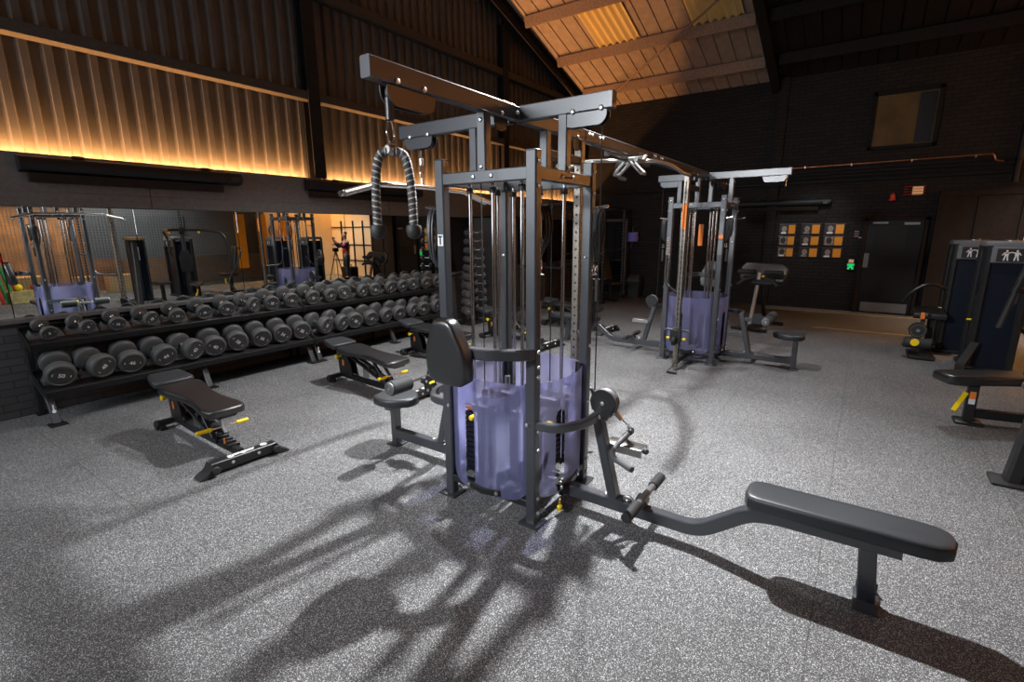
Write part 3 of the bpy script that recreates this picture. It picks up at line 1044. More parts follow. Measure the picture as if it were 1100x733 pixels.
    for z in (.10, 2.30):
        MB().bar((H_, 0, z), (cx - .03, 0, z), .05, .06).build('column_stay', 'paint_dark', t)
    ca = MB()
    ca._box((cx, 0, .46), (.10, .10, .20), .006)
    ca._box((cx + .06, 0, .46), (.03, .14, .16), .006)
    car = ca.build('pulley_carriage', 'paint_dark', t)
    for sy in (-1, 1):
        MB().tube([(cx, sy * .05, .53), (cx + .02, sy * .15, .53), (cx + .02, sy * .165, .49), (cx + .02, sy * .165, .36)], .014, 10, .04).build('carriage_handle', 'paint', car)
    pulley_disc(MB(), (cx + .12, 0, .40), (0, 1, 0), .055, .03).build('carriage_pulley', 'rubber', car)
    MB().lathe([(.008, 0), (.008, .03), (.016, .034), (.018, .07), (.01, .075)], (cx + .03, -.05, .42), (0, -1, 0), 12).build('pull_pin', 'yellow', car)
    MB().lathe([(.008, 0), (.008, .03), (.016, .034), (.018, .07), (.01, .075)], (cx + .03, .05, .42), (0, 1, 0), 12).build('pull_pin', 'yellow', car)
    MB().tube([(cx + .05, 0, .52), (cx + .05, 0, 2.36)], .0035, 8).build('cable', 'cable', t)
    # bent grab tube beside the column
    MB().tube([(.50, -.30, 1.46), (.52, -.30, 1.12), (.55, -.20, 1.02), (.80, -.04, 1.00)], .02, 12, .09).build('grab_tube', 'paint_dark', t)
    MB().tube([(.33, -.333, 1.40), (.50, -.30, 1.40)], .014, 8).build('tube_stay', 'paint_dark', t)
    # strap pegs
    for (x, y, dx, dy) in ((-H_, H_ + .03, 0, 1), (-H_ + .03, -H_ - .0, 1, 0), (H_, -H_ - .03, 0, -1)):
        MB().tube([(x, y, 1.93), (x + dx * .11, y + dy * .11, 1.945)], .009, 8).build('strap_peg', 'chrome', t)
    # warning sticker and small lettering
    MB()._box((-H_ - .0312, H_, 1.74), (.002, .045, .07), .0005).build('warning_sticker', 'white', posts[0])
    q = MB()._box((-H_ - .0326, H_, 1.735), (.001, .012, .045), .0002)
    q._box((-H_ - .0326, H_, 1.762), (.001, .032, .010), .0002)
    q.build('sticker_print', 'plate', posts[0])
    text('maker_lettering', 'gymgear', .026, 'poster_pale', t, frame((.0, -H_ - .0262, 2.10), (1, 0, 0), (0, 0, 1)))
    MB().lathe([(.0, 0), (.014, 0), (.014, .001), (.0, .001)], (.085, -H_ - .0257, 2.10), (0, -1, 0), 14).build('maker_mark', 'poster_pale', t)
    return t

st1 = make_station('four-sided cable station in the foreground with lavender shrouds and a black chest pad')
st2 = cp(st1, C2, PI, 'four-sided cable station farther back, its bright perforated column facing us')
# lettering and stickers seen on the far station's posts
text('post_lettering', 'GYMGEAR', .075, 'poster_pale', st2, frame((.3645, -.333, 1.52), (0, 0, -1), (0, 1, 0)), .002)
MB()._box((.3645, .333, 1.70), (.002, .055, .045), .0005).build('orange_sticker', 'orange', st2)
MB()._box((.3645, .333, 1.56), (.002, .055, .18), .0005).build('grey_sticker', 'capgrey', st2)
MB()._box((.83 + .032, 0, 1.95), (.002, .05, .30), .0005).build('orange_sticker', 'orange', st2)
MB()._box((.24, .05, 1.72), (.003, .06, .28), .0005).build('orange_sticker', 'orange', st2)

# ------------------------------------------------------------------ crossover beam joining the two stations
bm_ = thing('crossover_beam', 'long dark crossover beam that joins the two cable stations overhead', 'beam', (0, 1.85, 2.49))
segs = [(1.55, 2.64), (2.74, 3.72), (3.75, 5.14), (5.17, 7.14), (7.24, 8.33)]
for a, b in segs:
    MB().bar((a, 0, 0), (b, 0, 0), .062, .09, .006).build('beam_section', 'paint', bm_)
for jx in (2.69, 7.19):
    p_ = MB()._box((jx, 0, 0), (.14, .055, .078), .004).build('joint_block', 'paint_dark', bm_)
    for sx in (-.03, .03):
        bolt(p_, (jx + sx, -.03, .0), (0, -1, 0), .012)
for jx in (3.735, 5.155):
    p_ = MB()._box((jx, -.0345, 0), (.34, .006, .075), .002).build('splice_plate', 'paint', bm_)
    for u in (-.12, -.07, .07, .12):
        for s in (-1, 1):
            bolt(p_, (jx + u, -.038 if s < 0 else .036, .012), (0, s, 0), .012)
    bolt(p_, (jx - .04, 0, .045), (0, 0, 1), .012)
    bolt(p_, (jx + .04, 0, .045), (0, 0, 1), .012)
for gx_, s in ((1.80, 1), (8.08, -1)):
    for sy in (-.024, .024):
        m4 = frame((gx_, sy, -.052), (1, 0, 0), (0, 0, 1))
        MB().prism(capsule_plate(.31, .085), -.003, .003, m4, .001).build('pulley_guard', 'paint', bm_)
    for u in (-.10, .07):
        bolt(bm_, (gx_ + u * s, -.032, -.034), (0, -1, 0), .015)
    pulley_disc(MB(), (gx_ - .09 * s, 0, -.08), (0, 1, 0), .045, .026).build('pulley', 'rubber', bm_)
    pulley_disc(MB(), (gx_ + .11 * s, 0, -.08), (0, 1, 0), .045, .026).build('pulley', 'rubber', bm_)
    MB().tube([(gx_ - .125 * s, 0, -.10), (gx_ - .125 * s, 0, -.20)], .004, 8).build('cable', 'cable', bm_)
for gx_ in (2.5, 3.25, 3.44, 6.43, 6.62, 7.4):
    m4 = frame((gx_, -.024, -.05), (1, 0, 0), (0, 0, 1))
    MB().prism(capsule_plate(.13, .075), -.003, .003, m4, .001).build('cable_guard', 'paint_dark', bm_)
    bolt(bm_, (gx_, -.032, -.03), (0, -1, 0), .012)
# pull-up grips under the middle of the beam
pu = MB().bar((4.02, 0, -.075), (4.98, 0, -.075), .05, .04, .005).build('grip_rail', 'paint_dark', bm_)
for s in (-1, 1):
    MB().tube([(4.42, 0, -.08), (4.42, s * .16, -.08), (4.20, s * .27, -.10), (3.98, s * .33, -.17), (3.80, s * .34, -.17)], .017, 12, .07).build('pull_up_grip', 'steel', bm_)
    MB().tube([(4.62, 0, -.08), (4.62, s * .16, -.08), (4.84, s * .27, -.10), (5.06, s * .33, -.17), (5.24, s * .34, -.17)], .017, 12, .07).build('pull_up_grip', 'steel', bm_)
    MB().tube([(4.46, s * .02, -.09), (4.46, s * .13, -.20), (4.58, s * .13, -.20), (4.58, s * .02, -.09)], .015, 10, .03).build('neutral_grip', 'steel', bm_)
text('maker_lettering', 'gymgear', .04, 'poster_pale', bm_, frame((4.72, -.0325, .0), (1, 0, 0), (0, 0, 1)))
MB().lathe([(.0, 0), (.026, 0), (.026, .001), (.0, .001)], (4.86, -.0318, .0), (0, -1, 0), 14).build('maker_mark', 'poster_pale', bm_)

# ------------------------------------------------------------------ attachments
def carabiner(parent, p, h=.09, w=.032, name='carabiner', rot=None):
    pts = []
    for i in range(20):
        a = 2 * PI * i / 20
        pts.append((w / 2 * math.sin(a) * (1.15 if math.cos(a) < 0 else .8), 0, h / 2 * math.cos(a)))
    o = MB().tube(pts, .0045, 8, closed=True).build(name, 'chrome', parent)
    o.location = p
    if rot:
        o.rotation_euler = rot
    return o
# triceps rope on the near end of the beam
tr = thing('triceps_rope', 'black twisted triceps rope with rubber ends hanging from the near beam end', 'rope', (1.675, 1.85, 2.30), 0, None)
MB().cyl((0, 0, .09), (0, 0, -.01), .020, 12, .004).build('cable_stop', 'paint_dark', tr)
carabiner(tr, (0, 0, -.055), .10, .040)
MB().cyl((-.028, 0, -.135), (.028, 0, -.135), .024, 16, .006).build('rope_sleeve', 'steel', tr)
MB().tube([(0, 0, -.095), (.012, 0, -.11), (0, 0, -.125), (-.012, 0, -.11)], .004, 6, closed=True).build('link', 'chrome', tr)
def rope_side(s):
    dx, dy = s * .36, s * -.36
    cl = [Vector((0, 0, -.135)), Vector((dx * .11, dy * .11, -.15)), Vector((dx * .15, dy * .15, -.23)), Vector((dx * .165, dy * .165, -.35)), Vector((dx * .165, dy * .165, -.485))]
    cl = fil(cl, .07, 8)
    # even resample
    pts, acc = [cl[0]], 0
    L = [0]
    for a, b in zip(cl, cl[1:]):
        L.append(L[-1] + (b - a).length)
    n = 170
    out = []
    for i in range(n + 1):
        d = L[-1] * i / n
        j = max(k for k in range(len(L)) if L[k] <= d + 1e-9)
        j = min(j, len(cl) - 2)
        u = (d - L[j]) / max(L[j + 1] - L[j], 1e-9)
        out.append(cl[j].lerp(cl[j + 1], u))
    strands = []
    for k in range(3):
        st = []
        for i, p in enumerate(out):
            tt = (out[min(i + 1, n)] - out[max(i - 1, 0)]).normalized()
            x = tt.cross(Vector((dx, dy, 0)).cross(Vector((0, 0, 1)))).normalized() if abs(tt.z) < .99 else Vector((1, 0, 0))
            x = Vector((1, 0, 0)) - tt * tt.x
            x.normalize()
            y = tt.cross(x)
            a = 2 * PI * k / 3 + i * .55 * s
            st.append(p + (x * math.cos(a) + y * math.sin(a)) * .010)
        strands.append(st)
    return strands, out[-1]
for s in (-1, 1):
    strands, e = rope_side(s)
    m_ = MB()
    for st in strands[:2]:
        m_.tube(st, .0120, 8)
    m_.tube([(a + b) / 2 for a, b in zip(strands[0], strands[1])], .011, 8)
    r_ = m_.build('rope', 'rope', tr)
    MB().tube(strands[2], .0112, 8).build('highlight_strand', 'rope_glint', r_)  # third strand coloured pale for the highlights along the black twist
    MB().lathe([(.012, .012), (.033, .010), (.037, .0), (.037, -.018), (.032, -.040), (.019, -.052), (.001, -.056)], e, (0, 0, 1), 18).build('rope_end', 'rubber', tr)
# chrome lat bar hanging on the left arm
lb = thing('lat_bar', 'long chrome lat bar with bent ends hanging from the left overhead arm', 'bar', (2.71, 2.69, 2.08), 0, 'chrome lat bars')
MB().tube([(-.70, .02, -.055), (-.43, 0, .02), (0, 0, .03), (.46, 0, .02), (.80, -.02, -.055)], .0185, 14, .05).build('bar', 'chrome', lb)
for s in (-1, 1):
    MB().tube([(s * (.74 if s > 0 else .68), 0, -.05), (s * (.50 if s > 0 else .46), 0, .008)], .0215, 12).build('grip', 'steel', lb)
MB().cyl((0, 0, .03), (0, 0, .09), .012, 10).build('swivel', 'steel', lb)
carabiner(lb, (0, 0, .13), .09, .034)
MB().cyl((0, 0, .175), (0, 0, .225), .018, 12, .004).build('cable_stop', 'steel', lb)
MB().cyl((0, 0, .22), (0, 0, .32), .004, 8).build('cable', 'cable', lb)
# double row handle lying on its rest
rh = thing('row_handle', 'grey double row handle resting beside the low pulley of the front station', 'handle', (2.73, 1.12, .41), 0, 'double row handles')
A_ = Vector((.06, -.06, .16)); B1 = Vector((-.12, .008, .06)); E1 = Vector((-.231, -.19, .06)); B2 = Vector((.16, .03, .06)); E2 = Vector((.038, -.178, .06))
MB().tube([A_, B1, E1], .0165, 14, .09).build('grip_arm', 'satin_grey', rh)
MB().tube([A_, B2, E2], .0165, 14, .06).build('grip_arm', 'satin_grey', rh)
for b, e in ((B1, E1), (B2, E2)):
    MB().cyl(b.lerp(e, .35), e, .019, 14, .004).build('rubber_grip', 'satin_grey', rh)
MB()._box(A_, (.05, .03, .04), .006).build('apex_plate', 'paint_dark', rh)
MB().tube([(-.025, .01, .30), (-.012, -.025, .255)], .015, 10).build('cable_stop', 'steel', rh)
MB().tube([(-.012, -.025, .255), (.025, -.045, .215)], .006, 8).build('link', 'chrome', rh)
carabiner(rh, (.043, -.053, .19), .08, .03, rot=(0, -.7, .3))
# strap bundles on the pegs
def straps(label, loc, d, n, L, hook=True):
    s = thing('resistance_strap_bundle', label, 'straps', loc, 0, 'black strap bundles on the station pegs')
    dx, dy = d
    for i in range(n):
        o = .018 * i
        w = .035 + .006 * (i % 2)
        l = L * (1 - .07 * i)
        pts = [(dx * o + dy * 0, dy * o, .012), (dx * o - dy * w, dy * o + dx * w, -.05), (dx * o - dy * w * 1.25, dy * o + dx * w * 1.25, -l * .6), (dx * o, dy * o, -l), (dx * o + dy * w * 1.1, dy * o - dx * w * 1.1, -l * .6), (dx * o + dy * w, dy * o - dx * w, -.05)]
        q = []
        for k in range(6):
            a, b = Vector(pts[k]), Vector(pts[(k + 1) % 6])
            q += [a.lerp(b, .25), a.lerp(b, .5), a.lerp(b, .75)]
        MB().tube(q, .0085, 8, closed=True).build('strap_loop', 'vinyl_grey', s)
    if hook:
        for k in (0, 1):
            c = carabiner(s, (dx * .02 * k, dy * .02 * k + .01, -L - .03), .06, .03)
        MB()._box((dx * .02, dy * .02, -L - .16), (.03, .03, .16), .008).build('cuff', 'rubber', s)
    return s
straps('black straps looped on the peg of the front station post nearest the mirror', (C1.x - H_, C1.y + H_ + .06, 1.925), (0, 1), 3, .39, False)
straps('black straps with snap hooks hung behind the front corner post of the near station', (C1.x - H_ + .07, C1.y - H_, 1.925), (1, 0), 4, .29)
straps('black straps looped on the peg of the front station post nearest the row bench', (C1.x + H_, C1.y - H_ - .06, 1.925), (0, -1), 3, .36)
straps('black straps hung on the far station post by the row seat', (C2.x - H_, C2.y + H_ + .06, 1.925), (0, 1), 3, .32)
straps('black straps hung on the far station post by the pulldown seat', (C2.x - H_ + .0, C2.y - H_ - .06, 1.925), (0, -1), 4, .30)
for (x, y) in ((-1, -1),):
    MB().tube([(-x * H_, -y * (H_ + .03), 1.93), (-x * H_, -y * (H_ + .12), 1.945)], .009, 8).build('strap_peg', 'chrome', st2)
# pulley strap handle lying on the floor at the far column
hd = thing('stirrup_handle', 'black stirrup handle lying on the floor before the far perforated column', 'handle', (C2.x - .83 - .23, C2.y - .03, .02))
MB().tube([(0, -.06, 0), (0, .06, 0)], .015, 10).build('grip', 'rubber', hd)
MB().tube([(0, -.06, 0), (.10, -.03, .05), (.15, 0, .10), (.10, .03, .05), (0, .06, 0)], .006, 8, .02).build('strap', 'cable', hd)
MB().tube([(.15, 0, .10), (.13, 0, .36)], .004, 6).build('cable', 'cable', hd)
# snap hook hanging from the far pulldown arm
hk = thing('snap_hook', 'bright snap hook hanging from the tip of the far pulldown arm', 'hook', (C2.x, C2.y - .96, 2.40))
carabiner(hk, (0, 0, -.05), .09, .04)
MB().cyl((0, 0, .0), (0, 0, .06), .016, 10).build('cable_stop', 'steel', hk)
# ================================================================== DUMBBELL RACKS
TILT = math.radians(19)
def shelf_pt(tier, y, dz=0):
    """height of the tilted shelf plate at world depth y"""
    y0, z0 = (6.36, .755) if tier else (6.14, .323)
    return z0 + (y - y0) * math.tan(TILT) + dz

def make_rack(label, x0, L):
    t = thing('dumbbell_rack', label, 'rack', (x0, 0, 0), 0, 'two-tier dumbbell racks')
    for tier in (0, 1):
        ya, yb = ((6.14, 6.50), (6.36, 6.66))[tier]
        sh = MB()
        dy = (yb - ya)
        c = Vector((L / 2, (ya + yb) / 2, shelf_pt(tier, (ya + yb) / 2) - .012))
        n = Vector((0, -math.sin(TILT), math.cos(TILT)))
        w = dy / math.cos(TILT)
        sh.sweep([c - Vector((L / 2, 0, 0)), c + Vector((L / 2, 0, 0))], rrect(w, .022, .004), n)
        # front and back lips
        for yy, d in ((ya, -.035), (yb, .03)):
            z = shelf_pt(tier, yy)
            sh.sweep([(0, yy, z + d * .6), (L, yy, z + d * .6)], rrect(.012, .07, .003), n)
        so = sh.build('shelf', 'paint_dark', t)
        sad = None
        for i in range(10):
            x = DBX[i]
            if sad is None:
                m_ = MB()
                yc = (ya + yb) / 2
                z_ = shelf_pt(tier, yc)
                m_.rings([[Vector((a, yc + u, z_ + b + u * math.tan(TILT))) for a, b in ((-.135, 0), (.135, 0), (.135, .012), (.105, .06), (.09, .022), (-.09, .022), (-.105, .06), (-.135, .012))] for u in (-.04, .04)])
                sad = m_.build('saddle', 'kick', so)
                sad.location = (x, 0, 0)
            else:
                dup(sad, (x, 0, 0))
    # three leg frames
    for lx in (.035, L / 2, L - .05):
        f_ = MB().bar((lx, 6.65, .01), (lx, 6.65, .86), .05, .05).build('back_post', 'paint_dark', t)
        MB()._box((lx, 6.66, .008), (.09, .12, .014), .003).build('foot_plate', 'paint_dark', f_)
        g = MB().beam([(lx, 6.15, .012), (lx, 6.27, .27), (lx, 6.66, .40)], .05, .06, .06, .005, (1, 0, 0)).build('front_leg', 'paint', t)
        MB()._box((lx, 6.14, .008), (.13, .14, .014), .004).build('foot_plate', 'paint_dark', g)
    # end plates of the shelves
    for lx in (-.004, L + .004):
        for tier in (0, 1):
            ya, yb = ((6.12, 6.50), (6.35, 6.67))[tier]
            m4 = frame((lx, 0, 0), (0, 1, 0), (0, 0, 1))
            MB().prism([(ya, shelf_pt(tier, ya) - .06), (yb, shelf_pt(tier, yb) - .05), (yb, shelf_pt(tier, yb) + .03), (ya, shelf_pt(tier, ya) + .015)], -.004, .004, m4, .001).build('end_plate', 'paint_dark', t)
    return t
DBX = [.155 + .2825 * i for i in range(10)]
RX = (1.12, 3.985)
rk1 = make_rack('two-tier dumbbell rack nearest the camera, in front of the reflected fly machine', RX[0], 2.84)
mk = MB().lathe([(.0, 0), (.016, 0), (.016, .001), (.0, .001)], (.035, 6.168, .13), (0, -.94, .33), 14)
mk._box((.035, 6.176, .15), (.012, .004, .09), .001)
mk.build('maker_mark', 'white', rk1.children[0])
rk2 = cp(rk1, (RX[1], 0, 0), 0, 'two-tier dumbbell rack farther along the mirror, behind the hanging rope')

# ------------------------------------------------------------------ dumbbells
def make_dumbbell(r, hl, gap, num):
    """local: axis along Y, numbered face towards -Y, centre at the origin"""
    t = thing('dumbbell', '', 'dumbbell', (0, 0, 0), 0, None)
    for s in (-1, 1):
        a, b = s * gap / 2, s * (gap / 2 + hl)
        pr = [(.018, 0), (r * .55, 0), (r * .86, .004), (r * .97, .014), (r, .026), (r, hl - .022), (r * .97, hl - .010), (r * .88, hl - .001), (r * .80, hl), (r * .76, hl - .006), (.001, hl - .006)]
        h = MB().lathe(pr, (0, a, 0), (0, s, 0), 28).build('head', 'db', t)
        fz = s * (gap / 2 + hl - .0056)
        # face disc with two flats
        fd = []
        for i in range(28):
            an = 2 * PI * i / 28
            fd.append((r * .755 * math.cos(an), max(-.62 * r, min(.62 * r, r * .755 * math.sin(an)))))
        fo = MB().rings([[Vector((p[0], fz + s * d, p[1])) for p in fd] for d in (0, .003)]).build('face', 'dbface', h)
        if s < 0:
            m4 = frame((0, fz - .0034, 0), (1, 0, 0), (0, 0, 1))
            text('number', num, r * .44, 'white', t, m4, .0012)
            q = MB()
            for sx in (-1, 1):
                q._box((sx * r * .56, fz - .0036, 0), (r * .04, .002, r * .20), .0005)
            q.build('face_marks', 'white', t)
    MB().lathe([(.016, -gap / 2 - .004), (.024, -gap / 2), (.024, -gap / 2 + .012), (.0165, -gap / 2 + .016), (.0175, -.02), (.0175, .02), (.0165, gap / 2 - .016), (.024, gap / 2 - .012), (.024, gap / 2), (.016, gap / 2 + .004)], (0, 0, 0), (0, 1, 0), 16).build('handle', 'chrome', t)
    return t
ordn = ['first', 'second', 'third', 'fourth', 'fifth', 'sixth', 'seventh', 'eighth', 'ninth', 'tenth']
proto = {}
def place_db(rack, tier, i, r, hl, gap, num):
    key = (round(r, 4), round(hl, 4), num)
    t = make_dumbbell(r, hl, gap, num)
    y = 6.315 if tier == 0 else 6.50
    z = shelf_pt(tier, y) + (r * .97) / math.cos(TILT) + .006
    t.location = (RX[rack] + DBX[i], y, z)
    t.rotation_euler = (TILT, random.uniform(-.9, .9), random.uniform(-.02, .02))
    t['label'] = 'black dumbbell marked %s, %s from the camera end of the %s tier, %s rack' % (num, ordn[i], 'upper' if tier else 'lower', 'near' if rack == 0 else 'far')
    t['group'] = 'black dumbbells on the two-tier racks'
    return t
for i in range(10):
    place_db(0, 1, i, .072 + .0036 * i, .048 + .003 * i, .155, str(6 + 2 * i) if i else '5')
    place_db(0, 0, i, .122 + .0004 * i, .110, .135, str(50 - 2 * i))
    place_db(1, 1, i, .106 + .0008 * i, .080, .150, str(22 + i))
    place_db(1, 0, i, .126 - .0004 * i, .110, .135, str(40 - i))

# tall dumbbell tower beyond the racks
tw = thing('dumbbell_tower', 'tall narrow upright rack of small pale-handled dumbbells by the mirror, past the long racks', 'rack', (7.55, 6.30, 0))
for s in (-1, 1):
    MB().bar((s * .20, .0, .02), (s * .05, .0, 1.84), .05, .05, .005, (0, 1, 0)).build('side_post', 'paint_dark', tw)
MB()._box((0, 0, .012), (.62, .5, .02), .005).build('base_plate', 'paint_dark', tw)
for lv in range(10):
    z = .26 + lv * .165
    w = .27 - lv * .020
    for s in (-1, 1):
        MB().bar((s * (.03 + w * .4), 0, z - .05), (s * (.10 + w * .6), 0, z - .05), .03, .012).build('peg', 'paint_dark', tw)
        r = .078 - lv * .0038
        sm = thing('small_dumbbell', 'small dumbbell on the %s side of the upright rack, %s level from the floor' % ('back wall' if s > 0 else 'camera', ordn[lv]), 'dumbbell', (7.55 + s * (.08 + w * .6), 6.22, z + .01), 0, 'small dumbbells on the upright rack')
        sm.rotation_euler = (0, 0, s * .5)
        for q in (-1, 1):
            MB().lathe([(.001, 0), (r * .9, 0), (r, .01), (r, .045), (r * .9, .055), (.001, .055)], (0, q * .055, 0), (0, q, 0), 16).build('head', 'db', sm)
        MB().cyl((0, -.06, 0), (0, .06, 0), .014, 10).build('handle', 'chrome', sm)
        for q in (-1, 1):
            MB().cyl((0, q * .108, 0), (0, q * .13, 0), .016, 10).build('end_nut', 'chrome', sm)

# ================================================================== ADJUSTABLE BENCHES
def make_bench(label, loc, rz):
    """local: +Y towards the seat (head lies at -Y), stabiliser at -Y end"""
    t = thing('adjustable_bench', label, 'bench', loc, rz, 'adjustable benches')
    # back pad: narrow waist, flat
    def sym(half):
        return [(-a, b) for a, b in half] + [(a, b) for a, b in reversed(half)]
    back = sym([(.10, -.555), (.135, -.535), (.15, -.49), (.15, -.40), (.138, -.30), (.120, -.18), (.122, -.05), (.14, .10), (.165, .25), (.172, .36), (.165, .41), (.13, .43)])
    ba = MB().pad([(p[0], p[1]) for p in reversed(back)], 0, .065, .022, frame((0, 0, .385), (1, 0, 0), (0, 1, .04))).build('back_pad', 'vinyl', t, sharp=50)
    MB()._box((0, -.50, .367), (.15, .07, .045), .008).build('pad_bracket', 'paint_dark', t)
    MB()._box((0, -.02, .378), (.06, .80, .018), .003).build('pad_rail', 'paint_dark', t)
    seat = sym([(.10, .455), (.145, .465), (.165, .50), (.16, .60), (.14, .71), (.115, .745)])
    MB().pad([(p[0], p[1]) for p in reversed(seat)], 0, .06, .022, frame((0, 0, .372), (1, 0, 0), (0, 1, .12))).build('seat_pad', 'vinyl_grey', t, sharp=50)
    MB()._box((0, .58, .43), (.10, .22, .02), .003).build('seat_plate', 'paint_dark', t)
    # spine along the floor, rising at the hinge
    MB().beam([(0, -.68, .085), (0, .10, .075), (0, .58, .09)], .05, .06, .1).build('spine', 'paint_dark', t)
    MB().bar((0, .40, .09), (0, .52, .40), .06, .05, .005, (1, 0, 0)).build('hinge_post', 'paint_dark', t)
    pl = MB()
    for s in (-.042, .042):
        pl.prism([(.30, .10), (.56, .12), (.58, .38), (.44, .40), (.34, .26)], -.003, .003, frame((s, 0, 0), (0, 1, 0), (0, 0, 1)), .001)
    pl.build('hinge_plate', 'paint_dark', t)
    for s in (-1, 1):
        MB().bar((s * .035, .34, .36), (s * .035, -.38, .11), .022, .05, .004, (1, 0, 0)).build('support_strut', 'paint_dark', t)
        MB().bar((s * .05, -.12, .37), (s * .05, -.34, .14), .018, .035, .004, (1, 0, 0)).build('ladder_arm', 'paint_dark', t)
    ld = MB()
    for k in range(5):
        ld._box((0, -.30 - k * .065, .135 - k * .005), (.10, .03, .035 + .006 * (k % 2)), .004)
    ld.build('ladder', 'paint_dark', t)
    MB()._box((-.028, .05, .20), (.004, .12, .13), .002).build('steel_gusset', 'steel', t)
    for k in range(3):
        MB().cyl((-.045, -.02 - .11 * k, .26 - .045 * k), (.045, -.02 - .11 * k, .26 - .045 * k), .025, 12, .004).build('rung_roller', 'rubber', t)
    # yellow handles
    for (x, y, z, x2) in ((-.04, -.40, .235, -.20), (.06, -.40, .235, .21)):
        g = MB().cyl((x + (.05 if x > 0 else -.04), y, z), (x2, y, z), .017, 14, .006).build('yellow_grip', 'yellow', t)
        MB().cyl((x * .3, y, z), (x + (.05 if x > 0 else -.04), y, z), .009, 8).build('grip_rod', 'bolt', g)
    MB().lathe([(.012, 0), (.012, .03), (.024, .055), (.026, .075), (.018, .08)], (-.045, .50, .33), (-1, 0, 0), 14).build('pull_knob', 'yellow', t)
    MB()._box((-.047, .47, .25), (.003, .035, .07), .001).build('orange_sticker', 'orange', t)
    MB()._box((-.047, -.52, .155), (.003, .02, .05), .001).build('orange_sticker', 'orange', t)
    # front stabiliser with feet, wheels and lettering
    sb = MB().bar((-.25, -.72, .065), (.25, -.72, .065), .085, .075, .006).build('stabiliser', 'paint_dark', t)
    for s in (-1, 1):
        MB().rings([[Vector((s * u, -.72 + v, z)) for u, z in ((.245, .012), (.335, .003), (.345, .010), (.275, .05), (.245, .10))] for v in (-.06, .06)]).build('rubber_foot', 'rubber', sb)
        MB().cyl((s * .235, -.775, .055), (s * .235, -.805, .055), .030, 14, .004).build('bolt_knob', 'rubber', sb)
        bolt(sb, (s * .10, -.763, .065), (0, -1, 0), .013)
    text('maker_lettering', 'gymgear', .062, 'white', sb, frame((-.015, -.715, .1032), (1, 0, 0), (0, 1, 0)), .003)
    MB().lathe([(.0, 0), (.027, 0), (.027, .001), (.0, .001)], (.165, -.712, .1028), (0, 0, 1), 14).build('maker_mark', 'white', sb)
    # rear foot with two wheels
    rf = MB().bar((-.15, .60, .07), (.15, .60, .07), .05, .05).build('rear_foot', 'paint_dark', t)
    for s in (-1, 1):
        MB().lathe([(.008, -.014), (.040, -.014), (.045, -.006), (.045, .006), (.040, .014), (.008, .014)], (s * .15, .63, .047), (1, 0, 0), 16).build('wheel', 'rubber', rf)
        MB()._box((s * .12, .60, .024), (.05, .07, .045), .006).build('foot_block', 'rubber', rf)
    return t
bn1 = make_bench('adjustable bench alone on the open floor in front of the near dumbbell rack', (1.775, 4.555, 0), -.03)
bn2 = cp(bn1, (3.585, 4.52, 0), -.05, 'adjustable black bench between the brown-lit bench and the front cable station')
bn3 = cp(bn1, (5.02, 4.78, 0), -.04, 'adjustable bench half hidden behind the chest pad of the front station')
bn4 = cp(bn1, (6.55, 4.55, 0), -.12, 'adjustable bench seen between the guide rods of the front station')
bn5 = cp(bn1, (8.15, 4.30, 0), -.10, 'adjustable bench farthest from the camera, seen past the front corner post')

# ================================================================== RACKS AT THE FAR END
def power_rack(label, loc, rz, w=1.2, d=1.1, h=2.35):
    t = thing('power_rack', label, 'rack', loc, rz, 'power racks')
    ms = None
    for sx in (-1, 1):
        for sy in (-1, 1):
            p = MB().bar((sx * w / 2, sy * d / 2, .01), (sx * w / 2, sy * d / 2, h), .06, .06, .005, (0, 1, 0)).build('upright', 'paint_dark', t)
            q = MB()
            for k in range(24):
                z = .3 + k * .08
                q.cyl((sx * w / 2, sy * d / 2 - .0302, z), (sx * w / 2, sy * d / 2 - .0312, z), .011, 8)
                q.cyl((sx * w / 2 - .0302, sy * d / 2, z), (sx * w / 2 - .0312, sy * d / 2, z), .011, 8)
            q.build('hole_row', 'galv', p)
            MB()._box((sx * w / 2, sy * d / 2, .006), (.14, .14, .012), .003).build('foot_plate', 'paint_dark', p)
    for sy in (-1, 1):
        MB().bar((-w / 2 + .03, sy * d / 2, h - .03), (w / 2 - .03, sy * d / 2, h - .03), .05, .06).build('cross_member', 'paint_dark', t)
    for sx in (-1, 1):
        for z in (h - .03, .12):
            MB().bar((sx * w / 2, -d / 2 + .03, z), (sx * w / 2, d / 2 - .03, z), .05, .06).build('side_member', 'paint_dark', t)
        MB().bar((sx * w / 2, -d / 2 + .03, 1.0), (sx * w / 2, d / 2 - .03, 1.0), .05, .05).build('safety_arm', 'paint_dark', t)
    MB().tube([(-w / 2, -d / 2 - .05, 1.30), (w / 2, -d / 2 - .05, 1.30)], .014, 10).build('barbell', 'chrome', t)
    return t
power_rack('black power rack in the far corner by the mirror wall, seen between the guide rods', (9.95, 5.75, 0), .0)
power_rack('black power rack in the back corner, nearer the back wall', (11.9, 5.75, 0), .0)
t = thing('storage_locker', 'tall dark grey cabinet past the end of the mirror, behind the guide rods', 'cabinet', (8.55, 6.40, 0))
MB()._box((0, .0, 1.02), (.9, .48, 2.04), .006).build('carcass', 'band', t)
for s in (-1, 1):
    d_ = MB()._box((s * .225, -.247, 1.04), (.43, .014, 1.94), .003).build('door', 'bin', t)
    MB()._box((s * .04, -.262, 1.05), (.016, .016, .16), .004).build('handle', 'steel', d_)
MB()._box((0, -.02, 2.055), (.94, .50, .03), .004).build('top', 'black_steel', t)

